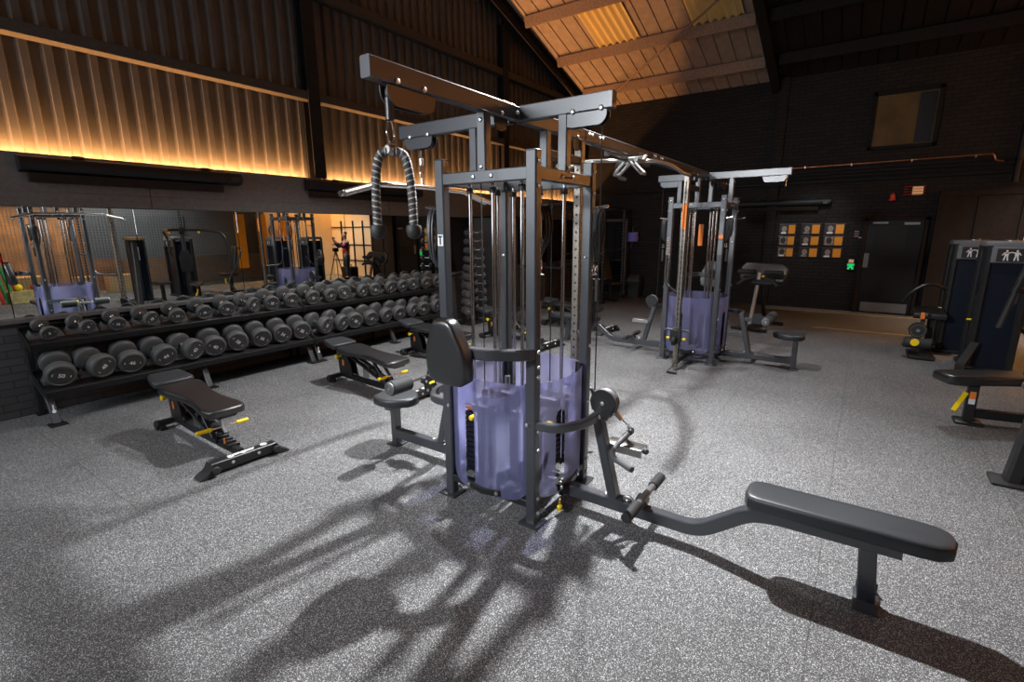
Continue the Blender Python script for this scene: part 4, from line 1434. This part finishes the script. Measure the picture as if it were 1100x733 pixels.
# black machine by the dark door at the back, with upright back pad
t = thing('incline_press_seat', 'black upright press seat standing by the dark door in the back left corner', 'machine', (11.9, 5.30, 0), -.4)
MB().pad([(-.14, -.36), (.14, -.36), (.16, .2), (.10, .36), (-.10, .36), (-.16, .2)], 0, .07, .02, frame((0, .2, .85), (1, 0, 0), (0, .35, 1))).build('back_pad', 'vinyl', t)
MB().pad([(-.17, -.2), (.17, -.2), (.15, .18), (-.15, .18)], 0, .07, .02, Matrix.Translation((0, -.08, .42))).build('seat_pad', 'vinyl', t)
MB().bar((0, -.3, .05), (0, .5, .05), .08, .06).build('base', 'paint_dark', t)
MB().bar((0, .45, .08), (0, .35, 1.1), .06, .07, .005, (1, 0, 0)).build('post', 'paint_dark', t)
MB().bar((0, -.05, .08), (0, -.05, .42), .06, .07, .005, (1, 0, 0)).build('seat_post', 'paint_dark', t)
for s in (-1, 1):
    MB().bar((s * .0, .45, .04), (s * .35, .45, .03), .06, .05).build('foot', 'paint_dark', t)
# bin and paper roll by the back wall
t = thing('waste_bin', 'small dark grey swing-lid bin on the floor by the back wall, below the lavender roll', 'bin', (12.92, 5.0, 0))
MB().rings([[Vector((sx * a, sy * b, z)) for sx, sy in ((-1, -1), (1, -1), (1, 1), (-1, 1))] for a, b, z in ((.11, .13, .005), (.14, .17, .42), (.148, .178, .43), (.148, .178, .455))]).build('body', 'bin', t)
MB().rings([[Vector((sx * a, sy * b, z)) for sx, sy in ((-1, -1), (1, -1), (1, 1), (-1, 1))] for a, b, z in ((.146, .176, .456), (.135, .16, .50), (.05, .14, .60), (.03, .13, .605))]).build('lid', 'bin', t)
t = thing('paper_roll', 'lavender paper roll hung on the black back wall above the bin', 'paper roll', (13.0, 5.15, 1.60))
MB().lathe([(.03, -.12), (.135, -.12), (.14, -.115), (.14, .115), (.135, .12), (.03, .12)], (0, 0, 0), (0, 0, 1), 28).build('roll', 'blue_roll', t)
MB()._box((.0, -.135, .0), (.02, .012, .23), .003).build('core_edge', 'cream', t)
MB().rings([[Vector((a, b, z)) for a, b in ((-.02, .02), (.0, .03), (.05, .02), (.03, .012))] for z in (-.12, -.22)] + [[Vector((a, b + .03, -.28)) for a, b in ((-.02, .02), (.0, .03), (.04, .02), (.03, .012))]]).build('loose_end', 'blue_roll', t)
MB().tube([(.18, 0, .28), (0, 0, .28), (0, 0, -.14)], .008, 8, .03).build('hanger', 'steel', t)

# ================================================================== BACK EXTENSION BENCH BEHIND THE FAR STATION
t = thing('back_extension_bench', 'black back extension bench with slanted bright tube behind the far pulldown seat', 'bench', (10.0, 1.48, 0), -.15)
MB().bar((-.45, 0, .05), (.55, 0, .05), .07, .06).build('base', 'paint_dark', t)
for x in (-.42, .52):
    MB().bar((x, -.3, .04), (x, .3, .04), .06, .05).build('foot', 'paint_dark', t)
MB().bar((-.38, 0, .12), (-.10, 0, 1.02), .06, .06, .006, (0, 1, 0)).build('slanted_tube', 'steel', t)
MB().bar((.45, 0, .08), (.0, 0, .80), .06, .06, .006, (0, 1, 0)).build('rear_tube', 'paint_dark', t)
MB().pad([(-.36, -.16), (.36, -.16), (.40, -.08), (.40, .10), (.32, .20), (-.32, .20), (-.40, .10), (-.40, -.08)], 0, .08, .025, frame((.12, 0, .98), (0, -1, 0), (.35, 0, 1))).build('hip_pad', 'vinyl', t)
MB().pad([(-.17, -.12), (.17, -.12), (.19, .03), (.12, .13), (-.12, .13), (-.19, .03)], 0, .06, .02, frame((-.12, -.08, .86), (0, -1, 0), (.9, 0, .4))).build('seat_pad', 'vinyl_grey', t)
for s in (-1, 1):
    MB().cyl((-.10, s * .07, 1.03), (-.10, s * .38, 1.03), .045, 16, .01).build('hand_roller', 'foam', t)
    MB().tube([(-.12, s * .05, .93), (-.16, s * .22, .90), (-.20, s * .34, .80)], .032, 12, .06).build('elbow_pad', 'foam', t)
MB().cyl((-.13, -.05, .96), (-.13, -.09, .96), .018, 10).build('yellow_knob', 'yellow', t)
MB().cyl((-.40, -.05, .16), (-.40, -.10, .16), .02, 10).build('yellow_knob', 'yellow', t)

# ================================================================== SELECTOR MACHINES ON THE RIGHT
def stack_tower(t, c, w, d, h, face):
    """boxed weight tower centred at c (local), w along Y, d along X; pictogram on the face side (-1: -X)"""
    x, y = c
    p = MB()._box((x, y, h * .5 - .04), (d - .08, w - .08, h - .16), .01).build('weight_panel', 'navy', t)
    for sx in (-1, 1):
        for sy in (-1, 1):
            MB().beam([(x + sx * (d / 2 - .04), y + sy * (w / 2 - .04), .01), (x + sx * (d / 2 - .04), y + sy * (w / 2 - .04), h - .05)], .075, .075, .01, .02, (0, 1, 0)).build('tower_post', 'paint_dark', t)
        MB()._box((x + sx * (d / 2 - .04), y, .03), (.12, w + .06, .05), .008).build('base_foot', 'paint_dark', t)
    cap = MB().prism([(-d / 2, -w / 2 + .06), (-d / 2 + .06, -w / 2), (d / 2 - .06, -w / 2), (d / 2, -w / 2 + .06), (d / 2, w / 2 - .06), (d / 2 - .06, w / 2), (-d / 2 + .06, w / 2), (-d / 2, w / 2 - .06)], h - .07, h, Matrix.Translation((x, y, 0)), .015).build('cap', 'capgrey', t)
    MB().lathe([(.001, 0), (.07, 0), (.07, .012), (.06, .02), (.001, .02)], (x - .1, y, h), (0, 0, 1), 20).build('cap_dish', 'steel', cap)
    fx = x + face * (d / 2 - .02)
    bp = MB()._box((fx, y, h - .16), (.05, w - .10, .20), .01).build('pictogram_surround', 'capgrey', t)
    pl = MB()._box((fx + face * .026, y, h - .165), (.006, w - .20, .155), .003).build('pictogram_plate', 'plate', t)
    q = MB()
    def fig(y0, fl):
        X = fx + face * .0305
        def part(pts):
            q.rings([[Vector((X + face * dd, y0 + fl * a, h - .165 + b)) for a, b in pts] for dd in (0, .001)])
        part([(.011 * math.cos(a), .052 + .012 * math.sin(a)) for a in [2 * PI * i / 10 for i in range(10)]])
        part([(-.022, .036), (.022, .036), (.016, -.010), (-.016, -.010)])
        part([(-.016, -.008), (-.002, -.008), (-.010, -.062), (-.024, -.062)])
        part([(.002, -.008), (.016, -.008), (.026, -.062), (.012, -.062)])
        part([(-.022, .036), (-.018, .024), (-.045, .030), (-.047, .042)])
        part([(.022, .036), (.014, .026), (.034, -.002), (.042, .004)])
    fig(y + .045, 1)
    fig(y - .045, -1)
    q.build('figures', 'white', pl)
    MB()._box((fx + face * .032, y + .045, h - .14), (.002, .03, .012), .0005).build('muscle_mark', 'red', pl)
    st = MB()
    for i in range(16):
        st._box((x + .02, y + w / 2 - .035, .25 + i * .045), (.10, .02, .040), .002)
    so = st.build('weight_column', 'plate', t)
    MB().cyl((x, y + w / 2 - .03, .62), (x, y + w / 2 + .02, .62), .014, 10).build('selector_pin', 'yellow', so)

# machine with leg developer, second tower in view (behind)
t = thing('leg_machine', 'dark leg machine with roller and yellow disc, its tower second from the right edge', 'machine', (9.40, -1.02, 0), 0, 'selector machines on the right')
stack_tower(t, (.30, -.23), .46, .56, 1.62, -1)
MB().tube([(-.05, .02, .95), (-.18, .16, 1.02), (-.22, .30, .98), (-.20, .42, .86), (-.10, .46, .74)], .028, 12, .08).build('curved_guard', 'vinyl', t)
MB().pad([(-.18, -.22), (.18, -.22), (.18, .2), (.1, .26), (-.1, .26), (-.18, .2)], 0, .08, .025, frame((-.2, .16, .56), (0, -1, 0), (1, 0, .1))).build('seat_pad', 'vinyl', t)
MB().bar((-.2, .12, .04), (-.2, .12, .56), .08, .08, .006, (0, 1, 0)).build('seat_post', 'paint_dark', t)
MB().bar((-.55, .18, .04), (.2, .12, .04), .10, .06).build('base', 'paint_dark', t)
MB().bar((-.48, .22, .62), (-.58, .26, .38), .05, .05, .005, (0, 1, 0)).build('lever_arm', 'paint_dark', t)
MB()._box((-.55, .25, .60), (.03, .05, .09), .004).build('orange_sticker', 'orange', t)
MB().lathe([(.02, -.04), (.10, -.04), (.105, -.03), (.105, .03), (.10, .04), (.02, .04)], (-.58, .28, .40), (1, 0, 0), 24).build('adjuster_disc', 'plate', t)
q = MB()
for k in range(20):
    a = 2 * PI * k / 20
    q._box((-.622, .28 + .082 * math.cos(a), .40 + .082 * math.sin(a)), (.003, .010, .010), .001)
q.build('disc_scale', 'poster_pale', t)
MB().lathe([(.001, 0), (.022, 0), (.022, .02), (.001, .02)], (-.62, .28, .40), (-1, 0, 0), 14).build('disc_hub', 'steel', t)
MB().cyl((-.60, .10, .22), (-.60, .42, .22), .075, 20, .02).build('foot_roller', 'foam', t)
MB().lathe([(.001, 0), (.045, 0), (.05, .012), (.001, .012)], (-.60, .42, .22), (0, 1, 0), 18).build('roller_cap', 'kick', t)
MB().lathe([(.001, 0), (.045, 0), (.05, .012), (.001, .012)], (-.672, .30, .24), (-1, 0, 0), 18).build('yellow_disc', 'yellow', t)
MB().bar((-.55, .22, .62), (-.2, .14, .60), .05, .05).build('lever_hub', 'paint_dark', t)
MB()._box((-.45, .20, .03), (.5, .3, .05), .02).build('foot_board', 'paint_dark', t)

t = thing('chest_machine', 'dark selector machine whose tower with grey cap stands nearest the right edge', 'machine', (8.37, -1.22, 0), 0, 'selector machines on the right')
stack_tower(t, (.31, -.23), .46, .58, 1.63, -1)
MB().beam([(-.04, -.06, .36), (-.45, .12, .10), (-.9, .1, .08)], .09, .06, .12).build('floor_link', 'paint_dark', t)
MB().pad([(-.15, -.38), (.15, -.38), (.17, .2), (.1, .36), (-.1, .36), (-.17, .2)], 0, .08, .025, frame((-.82, -.72, 1.02), (0, -1, 0), (.2, 0, 1))).build('back_pad', 'vinyl', t)
MB().pad([(-.2, -.22), (.2, -.22), (.18, .2), (-.18, .2)], 0, .08, .025, Matrix.Translation((-1.05, -.72, .52))).build('seat_pad', 'vinyl', t)
MB().bar((-1.0, -.72, .03), (-1.0, -.72, .52), .08, .09, .006, (0, 1, 0)).build('seat_post', 'paint_dark', t)
MB().bar((-1.3, -.72, .04), (.0, -.6, .04), .10, .06).build('base', 'paint_dark', t)
MB().tube([(-.76, -.72, 1.35), (-.70, -.45, 1.30), (-1.0, -.38, .75), (-1.25, -.40, .35), (-1.0, -.5, .10)], .026, 12, .2).build('curved_frame', 'paint', t)
MB()._box((-1.2, -.62, .38), (.03, .05, .16), .006).build('adjuster_lever', 'yellow', t)

# fly machine: long seat with yellow lever, tower far back
t = thing('fly_machine', 'black fly machine at the right edge, long seat on a post with a yellow lever', 'machine', (6.03, -.98, 0), 0, 'selector machines on the right')
MB().pad([(-.33, -.10), (-.28, -.135), (.26, -.14), (.36, -.09), (.36, .09), (.26, .14), (-.28, .135), (-.33, .10)], 0, .085, .028, frame((.0, -.02, .41), (math.cos(-1.05), math.sin(-1.05), 0), (-math.sin(-1.05), math.cos(-1.05), 0))).build('seat_pad', 'vinyl', t)
MB().bar((.02, .0, .01), (.02, .0, .40), .07, .08, .006, (0, 1, 0)).build('seat_post', 'paint_dark', t)
MB()._box((.02, 0, .015), (.18, .20, .028), .008).build('foot_plate', 'paint_dark', t)
le = MB().bar((-.02, .05, .30), (-.12, .13, .14), .022, .04, .006, (0, 1, 0)).build('seat_lever', 'yellow', t)
MB()._box((-.0155, .0, .28), (.003, .045, .07), .001).build('orange_sticker', 'orange', t)
MB()._box((-.0155, .0, .22), (.003, .045, .05), .001).build('white_sticker', 'white', t)
MB().bar((.04, -.04, .10), (.25, -1.1, .10), .07, .08).build('floor_beam', 'paint_dark', t)
MB().bar((.12, -.38, .40), (.22, -.95, .44), .07, .06).build('seat_beam', 'paint_dark', t)
MB().cyl((.05, -.33, .435), (-.01, -.335, .435), .035, 16, .006).build('pivot_knob', 'steel', t)
MB()._box((.14, -.45, .37), (.03, .06, .06), .004).build('orange_sticker', 'orange', t)
stack_tower(t, (.30, -1.55), .66, .52, 1.66, -1)
MB().bar((.22, -1.02, .03), (.22, -1.02, 1.75), .08, .10, .006, (0, 1, 0)).build('main_post', 'paint', t)
MB().pad([(-.13, -.30), (.13, -.30), (.15, .1), (.08, .28), (-.08, .28), (-.15, .1)], 0, .08, .025, frame((.20, -.93, 1.02), (1, 0, 0), (0, 0, 1))).build('back_pad', 'vinyl_grey', t)
hub = MB().cyl((.22, -1.02, 1.74), (.22, -1.02, 1.92), .07, 18, .01).build('arm_hub', 'paint_dark', t)
MB().tube([(.22, -1.0, 1.86), (.67, -.92, 1.86), (1.02, -.55, 1.80), (1.08, -.42, 1.62)], .035, 12, .25).build('fly_arm', 'paint_dark', t)
MB().tube([(1.08, -.42, 1.64), (1.10, -.38, 1.35), (1.12, -.36, 1.02)], .022, 12, .1).build('arm_handle', 'rubber', t)
MB().tube([(.22, -1.0, 1.86), (-.20, -.86, 1.86), (-.46, -.40, 1.80), (-.50, -.12, 1.66)], .035, 12, .25).build('fly_arm', 'paint_dark', t)
MB().tube([(-.50, -.12, 1.68), (-.51, -.07, 1.47), (-.53, .016, 1.00)], .022, 12, .1).build('arm_handle', 'rubber', t)
MB().lathe([(.024, -.02), (.05, -.02), (.05, .02), (.024, .02)], (-.517, -.04, 1.31), (.05, -.18, 1), 16).build('handle_collar', 'heater', t)
for s in (-1, 1):
    MB().cyl((.22 + s * .38, -.90, 1.80), (.22 + s * .38, -.86, 1.76), .03, 12).build('yellow_stop', 'yellow', t)
MB().cyl((-.50, -.06, 1.31), (-.40, -.14, 1.31), .014, 10).build('handle_pin', 'chrome', t)

# press machine in the foreground: leaning leg at the right edge
t = thing('press_machine', 'black press machine cut off by the right edge, leaning leg on a wide foot plate', 'machine', (4.69, -1.06, 0), 0, 'selector machines on the right')
MB().beam([(.02, .0, .01), (.10, -.10, .80), (.16, -.22, 1.55)], .10, .12, .3, .02, (1, 0, 0)).build('leaning_leg', 'paint_dark', t)
MB()._box((.02, 0, .014), (.20, .24, .026), .01).build('foot_plate', 'rubber', t)
MB().bar((.04, -.06, .12), (.45, -1.1, .10), .08, .09).build('floor_beam', 'paint_dark', t)
MB().prism([(.20 * math.cos(2 * PI * i / 28), .20 * math.sin(2 * PI * i / 28)) for i in range(28)], .03, 1.60, Matrix.Translation((.55, -1.35, 0)), .01).build('round_tower', 'navy', t)
for k in range(3):
    a = 2 * PI * k / 3 + .5
    MB().cyl((.55 + .205 * math.cos(a), -1.35 + .205 * math.sin(a), .02), (.55 + .205 * math.cos(a), -1.35 + .205 * math.sin(a), 1.58), .03, 12).build('tower_post', 'paint', t)
MB().lathe([(.001, 0), (.24, 0), (.25, .02), (.24, .07), (.001, .08)], (.55, -1.35, 1.60), (0, 0, 1), 28).build('cap', 'tan', t)
MB()._box((.55, -1.142, 1.25), (.03, .004, .34), .002).build('maker_mark', 'white', t)
MB().pad([(-.17, -.2), (.17, -.2), (.15, .2), (-.15, .2)], 0, .08, .025, Matrix.Translation((.75, -.55, .45))).build('seat_pad', 'vinyl', t)
MB().bar((.75, -.55, .02), (.75, -.55, .45), .08, .08, .006, (0, 1, 0)).build('seat_post', 'paint_dark', t)
MB().bar((.72, -.55, .05), (.5, -1.2, .05), .07, .07).build('seat_beam', 'paint_dark', t)

# ================================================================== THE SIDE SEEN ONLY IN THE MIRROR
# welded mesh screen
WY = -4.95
ms = MB()
x = -.6
while x < 10.3:
    ms._box((x, WY, 1.25), (.010, .010, 2.5), .001)
    x += .078
z = .04
while z < 2.5:
    ms._box((4.85, WY + .006, z), (10.9, .008, .010), .001)
    z += .078
o = ms.build('mesh_screen', 'capgrey')
o['kind'] = 'structure'
for k in range(5):
    struct('mesh_post', MB()._box((-.5 + k * 2.65, WY - .03, 1.25), (.05, .05, 2.5), .004), 'black_steel')
struct('wall_store', MB()._box((1.5, -6.3, 1.4), (9.0, .08, 2.8), .003), 'store')
struct('wall_right_return', MB()._box((11.75, -5.02, 2.5), (2.9, .10, 5.0), .003), 'cream')
struct('wall_store_dark', MB()._box((7.6, -5.35, 1.75), (5.2, .05, 1.5), .003), 'band')
for k, (x, z, w, h) in enumerate(((1.2, .35, .7, .7), (2.4, .5, .5, 1.0), (3.6, .3, .8, .6), (4.9, .6, .5, .5), (5.9, .25, .9, .5))):
    t = MB()._box((x, -5.75, h / 2), (w, .5, h), .01).build('storage_box', 'tan')
    tag(t, ['wide tan box in the store behind the mesh, nearest the camera end', 'tall tan box standing in the store behind the mesh', 'low tan box in the store behind the lat bar reflection', 'middle-sized tan crate in the store behind the mesh screen', 'long tan crate in the store behind the round machine tower'][k], 'box', 'boxes in the mesh store')
for k, (x, w) in enumerate(((9.3, .35), (10.1, .35), (11.0, .5))):
    o = MB()._box((x, -4.86, 1.45), (w, .03, 1.9), .004).build('orange_banner', 'poster_orange')
    tag(o, ['narrow orange board on the mesh nearest the leg press', 'narrow orange board on the mesh in the middle of three', 'wide orange board on the mesh closest to the cream wall'][k], 'banner', 'orange boards on the mesh')
t = thing('yellow_crate', 'long yellow crate on the floor by the mesh with coloured balls', 'crate', (3.35, -4.45, 0))
MB()._box((0, 0, .16), (.75, .35, .32), .01).build('body', 'yellow_line', t)
o = MB().lathe([(.001, -.09), (.05, -.075), (.085, -.03), (.09, 0), (.085, .03), (.05, .075), (.001, .09)], (3.2, -4.45, .41), n=16).build('exercise_ball', 'yellow')
tag(o, 'small yellow ball sitting on the yellow crate', 'ball', 'balls on the crate')
o = MB().lathe([(.001, -.08), (.05, -.065), (.075, -.03), (.08, 0), (.075, .03), (.05, .065), (.001, .08)], (3.5, -4.45, .40), n=16).build('exercise_ball', 'red')
tag(o, 'small red ball sitting on the yellow crate', 'ball', 'balls on the crate')
for k, (x, m_) in enumerate(((2.62, 'red'), (2.72, 'green'), (2.84, 'green'), (2.94, 'red'))):
    o = MB().tube([(x + .25, -4.45, .0), (x, -4.75, 1.75)], .035, 10).build('foam_pole', m_)
    tag(o, ['red pole leaning on the mesh, outermost of four', 'green pole leaning on the mesh beside the outer red pole', 'green pole leaning on the mesh beside the inner red pole', 'red pole leaning on the mesh nearest the yellow crate'][k], 'pole', 'leaning coloured poles')
for k, (x, z, w) in enumerate(((2.02, 1.78, .42), (2.05, 1.46, .34), (1.92, 1.12, .36))):
    t = thing('cable_attachment', ['black curved grip bar hung highest on the mesh screen', 'short black handle pair hung in the middle of the mesh screen', 'black rope-like grip hung lowest on the mesh screen'][k], 'handle', (x, -4.90, z), 0, 'cable attachments hung on the mesh')
    MB().tube([(-w, 0, -.10), (-w * .4, 0, -.05), (0, 0, .03), (w * .4, 0, -.05), (w, 0, -.10)], .03, 10, .06).build('bar', 'rubber', t)
    MB().tube([(0, -.04, .10), (0, 0, .10), (0, 0, .02)], .012, 8).build('hook', 'chrome', t)
    for s in (-1, 1):
        MB().cyl((s * w * .55, 0, -.07), (s * w, 0, -.11), .042, 12, .006).build('grip', 'foam', t)
t = thing('camera_tripod', 'wooden-legged tripod with a dark case by the cream wall', 'tripod', (11.6, -2.65, 0))
for k in range(3):
    a = 2 * PI * k / 3
    MB().bar((.30 * math.cos(a), .30 * math.sin(a), 0), (.02 * math.cos(a), .02 * math.sin(a), 1.05), .035, .035).build('leg', 'timber', t)
MB()._box((0, 0, 1.12), (.18, .14, .14), .01).build('head', 'heater', t)
t = thing('tool_case', 'dark green tool case on the floor by the cream wall', 'case', (12.4, -2.2 - .75, 0))
MB()._box((0, 0, .22), (.35, .6, .44), .02).build('body', 'heater', t)
MB().tube([(0, -.12, .44), (0, -.12, .52), (0, .12, .52), (0, .12, .44)], .015, 8, .03).build('handle', 'heater', t)

# ------------------------------------------------------------------ person in the red vest
def skin(name, verts, edges, rad, m, parent=None, sub=2):
    me = bpy.data.meshes.new(name)
    me.from_pydata([Vector(v) for v in verts], edges, [])
    o = bpy.data.objects.new(name, me)
    COL.objects.link(o)
    md = o.modifiers.new('skin', 'SKIN')
    for i, r in enumerate(rad):
        sv = me.skin_vertices[0].data[i]
        sv.radius = (r, r) if not isinstance(r, tuple) else r
        sv.use_root = (i == 0)
    s2 = o.modifiers.new('sub', 'SUBSURF')
    s2.levels = s2.render_levels = sub
    dg = bpy.context.evaluated_depsgraph_get()
    dg.update()
    me2 = bpy.data.meshes.new_from_object(o.evaluated_get(dg))
    bpy.data.objects.remove(o)
    o = bpy.data.objects.new(name, me2)
    for p in me2.polygons:
        p.use_smooth = True
    me2.materials.clear()
    me2.materials.append(M[m])
    COL.objects.link(o)
    o.parent = parent
    return o
pe = thing('person', 'person in red vest, dark blue sleeves and jeans with raised hands by the cream wall', 'person', (12.0, -2.55, 0), PI / 2 + .25)
# local: faces +Y, X to the person's right side
V, E, Rr = [], [], []
def add(p, r, par=None):
    V.append(p); Rr.append(r)
    if par is not None:
        E.append((par, len(V) - 1))
    return len(V) - 1
pelv = add((0, 0, .95), (.15, .11))
wst = add((0, .0, 1.10), (.14, .10), pelv)
ch = add((0, .0, 1.30), (.17, .115), wst)
nk = add((0, .01, 1.47), .06, ch)
hd_ = add((0, .03, 1.56), .075, nk)
h2 = add((0, .035, 1.64), .10, hd_)
h3 = add((0, .02, 1.71), .075, h2)
for s in (-1, 1):
    sh_ = add((s * .18, 0, 1.40), .065, ch)
    el = add((s * .24, .20, 1.20), .047, sh_)
    wr_ = add((s * .10, .40, 1.40), .033, el)
    pa = add((s * .07, .44, 1.45), .030, wr_)
    for k, (dx, L_) in enumerate(((-.024, .070), (-.008, .080), (.008, .076), (.024, .060))):
        f1 = add((s * .06 + dx, .465, 1.475 + .004 * k), .009, pa)
        f2 = add((s * .055 + dx, .475, 1.475 + L_ * .55), .0085, f1)
        add((s * .045 + dx, .450, 1.475 + L_ * .85), .0075, f2)
    t1 = add((s * .045, .42, 1.46), .011, pa)
    add((s * .02, .415, 1.50), .009, t1)
    hp = add((s * .09, 0, .88), .085, pelv)
    kn = add((s * .11, .03 if s > 0 else -.02, .48), .058, hp)
    an = add((s * .12, -.02 if s > 0 else -.06, .09), .042, kn)
    add((s * .13, .12 if s > 0 else .08, .035), .035, an)
skin('body', V, E, Rr, 'skin', pe, 2)
# clothing
skin('vest', [(0, 0, .93), (0, 0, 1.10), (0, 0, 1.30), (0, .0, 1.41), (.15, 0, 1.38), (-.15, 0, 1.38)], [(0, 1), (1, 2), (2, 3), (2, 4), (2, 5)], [(.165, .13), (.165, .13), (.19, .14), (.10, .09), .085, .085], 'vest', pe)
for s in (-1, 1):
    skin('sleeve', [(s * .16, 0, 1.39), (s * .245, .19, 1.195), (s * .115, .375, 1.37)], [(0, 1), (1, 2)], [.085, .064, .045], 'sleeve', pe)
    skin('trouser_leg', [(s * .08, 0, .95), (s * .09, 0, .86), (s * .11, .03 if s > 0 else -.02, .48), (s * .12, -.02 if s > 0 else -.06, .08)], [(0, 1), (1, 2), (2, 3)], [.10, .10, .073, .060], 'jeans', pe)
    sy = .0 if s > 0 else -.04
    skin('shoe', [(s * .12, sy - .06, .045), (s * .125, sy + .05, .045), (s * .13, sy + .16, .035)], [(0, 1), (1, 2)], [.045, .05, .038], 'heater', pe)
skin('hair', [(0, -.03, 1.66), (0, -.01, 1.73), (0, .05, 1.735)], [(0, 1), (1, 2)], [.085, .085, .06], 'hair', pe)
# face
fc = MB()
fc.lathe([(.004, 0), (.012, .006), (.016, .02), (.010, .05), (.004, .06)], (0, .145, 1.605), (0, -.25, 1), 10)
fc.build('nose', 'skin', pe)
q = MB()
for s in (-1, 1):
    q.lathe([(.001, 0), (.012, .002), (.001, .006)], (s * .034, .128, 1.655), (0, 1, 0), 10)
q.build('eye', 'plate', pe)
q = MB()
q._box((0, .126, 1.572), (.045, .012, .010), .003)
q.build('mouth', 'red', pe)
for s in (-1, 1):
    MB().lathe([(.001, 0), (.022, .004), (.028, .012), (.012, .020), (.001, .02)], (s * .095, .02, 1.64), (s, 0, .0), 12).build('ear', 'skin', pe)
ph = MB()._box((12.0 - .455 * math.sin(PI / 2 + .25), -2.55 + .455 * math.cos(PI / 2 + .25), 1.535), (.02, .15, .085), .006).build('handheld_camera', 'heater')
ph.rotation_euler = (0, 0, 0)
tag(ph, 'small dark device held up in both hands by the person in the red vest', 'camera')

# ================================================================== LIGHTS
def spot(name, loc, aim, power, size=130, blend=.6, r=.06, col=(.97, .985, 1)):
    l = bpy.data.lights.new(name, 'SPOT')
    l.energy = power
    l.spot_size = math.radians(size)
    l.spot_blend = blend
    l.shadow_soft_size = r
    l.color = col
    o = bpy.data.objects.new(name, l)
    COL.objects.link(o)
    o.location = loc
    o.rotation_euler = (Vector(aim) - Vector(loc)).to_track_quat('-Z', 'Y').to_euler()
    return o
def area(name, loc, aim, sx, sy, power, col, spread=180):
    l = bpy.data.lights.new(name, 'AREA')
    l.shape = 'RECTANGLE'
    l.size, l.size_y = sx, sy
    l.energy = power
    l.color = col
    l.spread = math.radians(spread)
    o = bpy.data.objects.new(name, l)
    COL.objects.link(o)
    o.location = loc
    o.rotation_euler = (Vector(aim) - Vector(loc)).to_track_quat('-Z', 'Y').to_euler()
    return o
# first two downlights follow the cast shadows; the other spots are added fill
spot('key_fill_spot', (4.0, 1.84, 3.90), (2.2, 1.1, 0), 1700, 120, 1.0, .05)
spot('key_fill_spot', (4.55, 4.35, 3.90), (4.2, 4.3, 0), 720, 120, 1.0, .06)
spot('key_fill_spot', (-3.0, 2.6, 3.2), (3.0, 1.9, 1.9), 1050, 50, .8, .16, (.93, .96, 1))  # added fill from behind the camera, aimed at the stations' near faces
spot('key_fill_spot', (7.6, -.2, 3.90), (7.2, -.4, 0), 190, 120, .9, .08)
spot('key_fill_spot', (7.9, 4.0, 3.90), (7.6, 4.0, 0), 230, 120, .9, .08)
spot('key_fill_spot', (5.5, -2.4, 3.90), (5.5, -5.0, .8), 520, 110, .8, .10)  # added to brighten the mesh side for the mirror
spot('key_fill_spot', (5.3, 2.1, 3.90), (6.9, 1.8, .2), 380, 84, .9, .06)  # added to brighten the far station's near faces and shrouds
spot('key_fill_spot', (10.8, -3.0, 3.60), (12.2, -3.0, .9), 260, 90, .8, .10)  # added to brighten the person by the cream wall
spot('key_fill_spot', (10.9, 1.0, 3.90), (13.2, 1.0, 1.35), 160, 44, .9, .08)  # added to bring up the posters on the dark wall
spot('key_fill_spot', (-.8, 3.4, 3.90), (-.1, 3.2, 0), 130, 130, 1.0, .25)  # weak fill added to lift the floor near the camera
# amber strips: the light of the LED line on the boarding
AMB = (1.0, .46, .15)
for (x0, x1, p, az) in ((-.6, 4.45, 300, 2.60), (4.8, 9.1, 210, 2.60), (9.45, 13.1, 105, 3.2)):
    area('led_light', ((x0 + x1) / 2, 6.745, 2.486), ((x0 + x1) / 2, 6.79, az), x1 - x0, .012, p, AMB)
# amber wash on the cream wall and in the mesh store
area('wall_washer', (12.95, -4.5, 4.7), (13.16, -4.5, 2.0), .05, 4.2, 125, (1, .54, .19), 110)
area('led_light', (7.2, -6.26, 2.92), (7.2, -6.70, 4.3), 9.0, .03, 330, AMB, 90)
area('wall_washer', (11.8, -4.80, 4.6), (11.8, -4.98, 2.0), 2.6, .05, 90, (1, .54, .19), 120)
# cool fill light set in the added window behind the camera
area('window_fill', (-3.26, 4.75, 3.2), (0, 4.75, 3.2), 3.6, 2.9, 160, (.86, .93, 1))
area('store_light', (2.8, -5.5, 2.7), (2.8, -6.1, .8), 6.5, .1, 110, (1, .58, .26), 130)
w = bpy.data.worlds.new('world')
sc.world = w
w.use_nodes = True
w.node_tree.nodes['Background'].inputs['Color'].default_value = (.9, .95, 1.0, 1)
w.node_tree.nodes['Background'].inputs['Strength'].default_value = .0
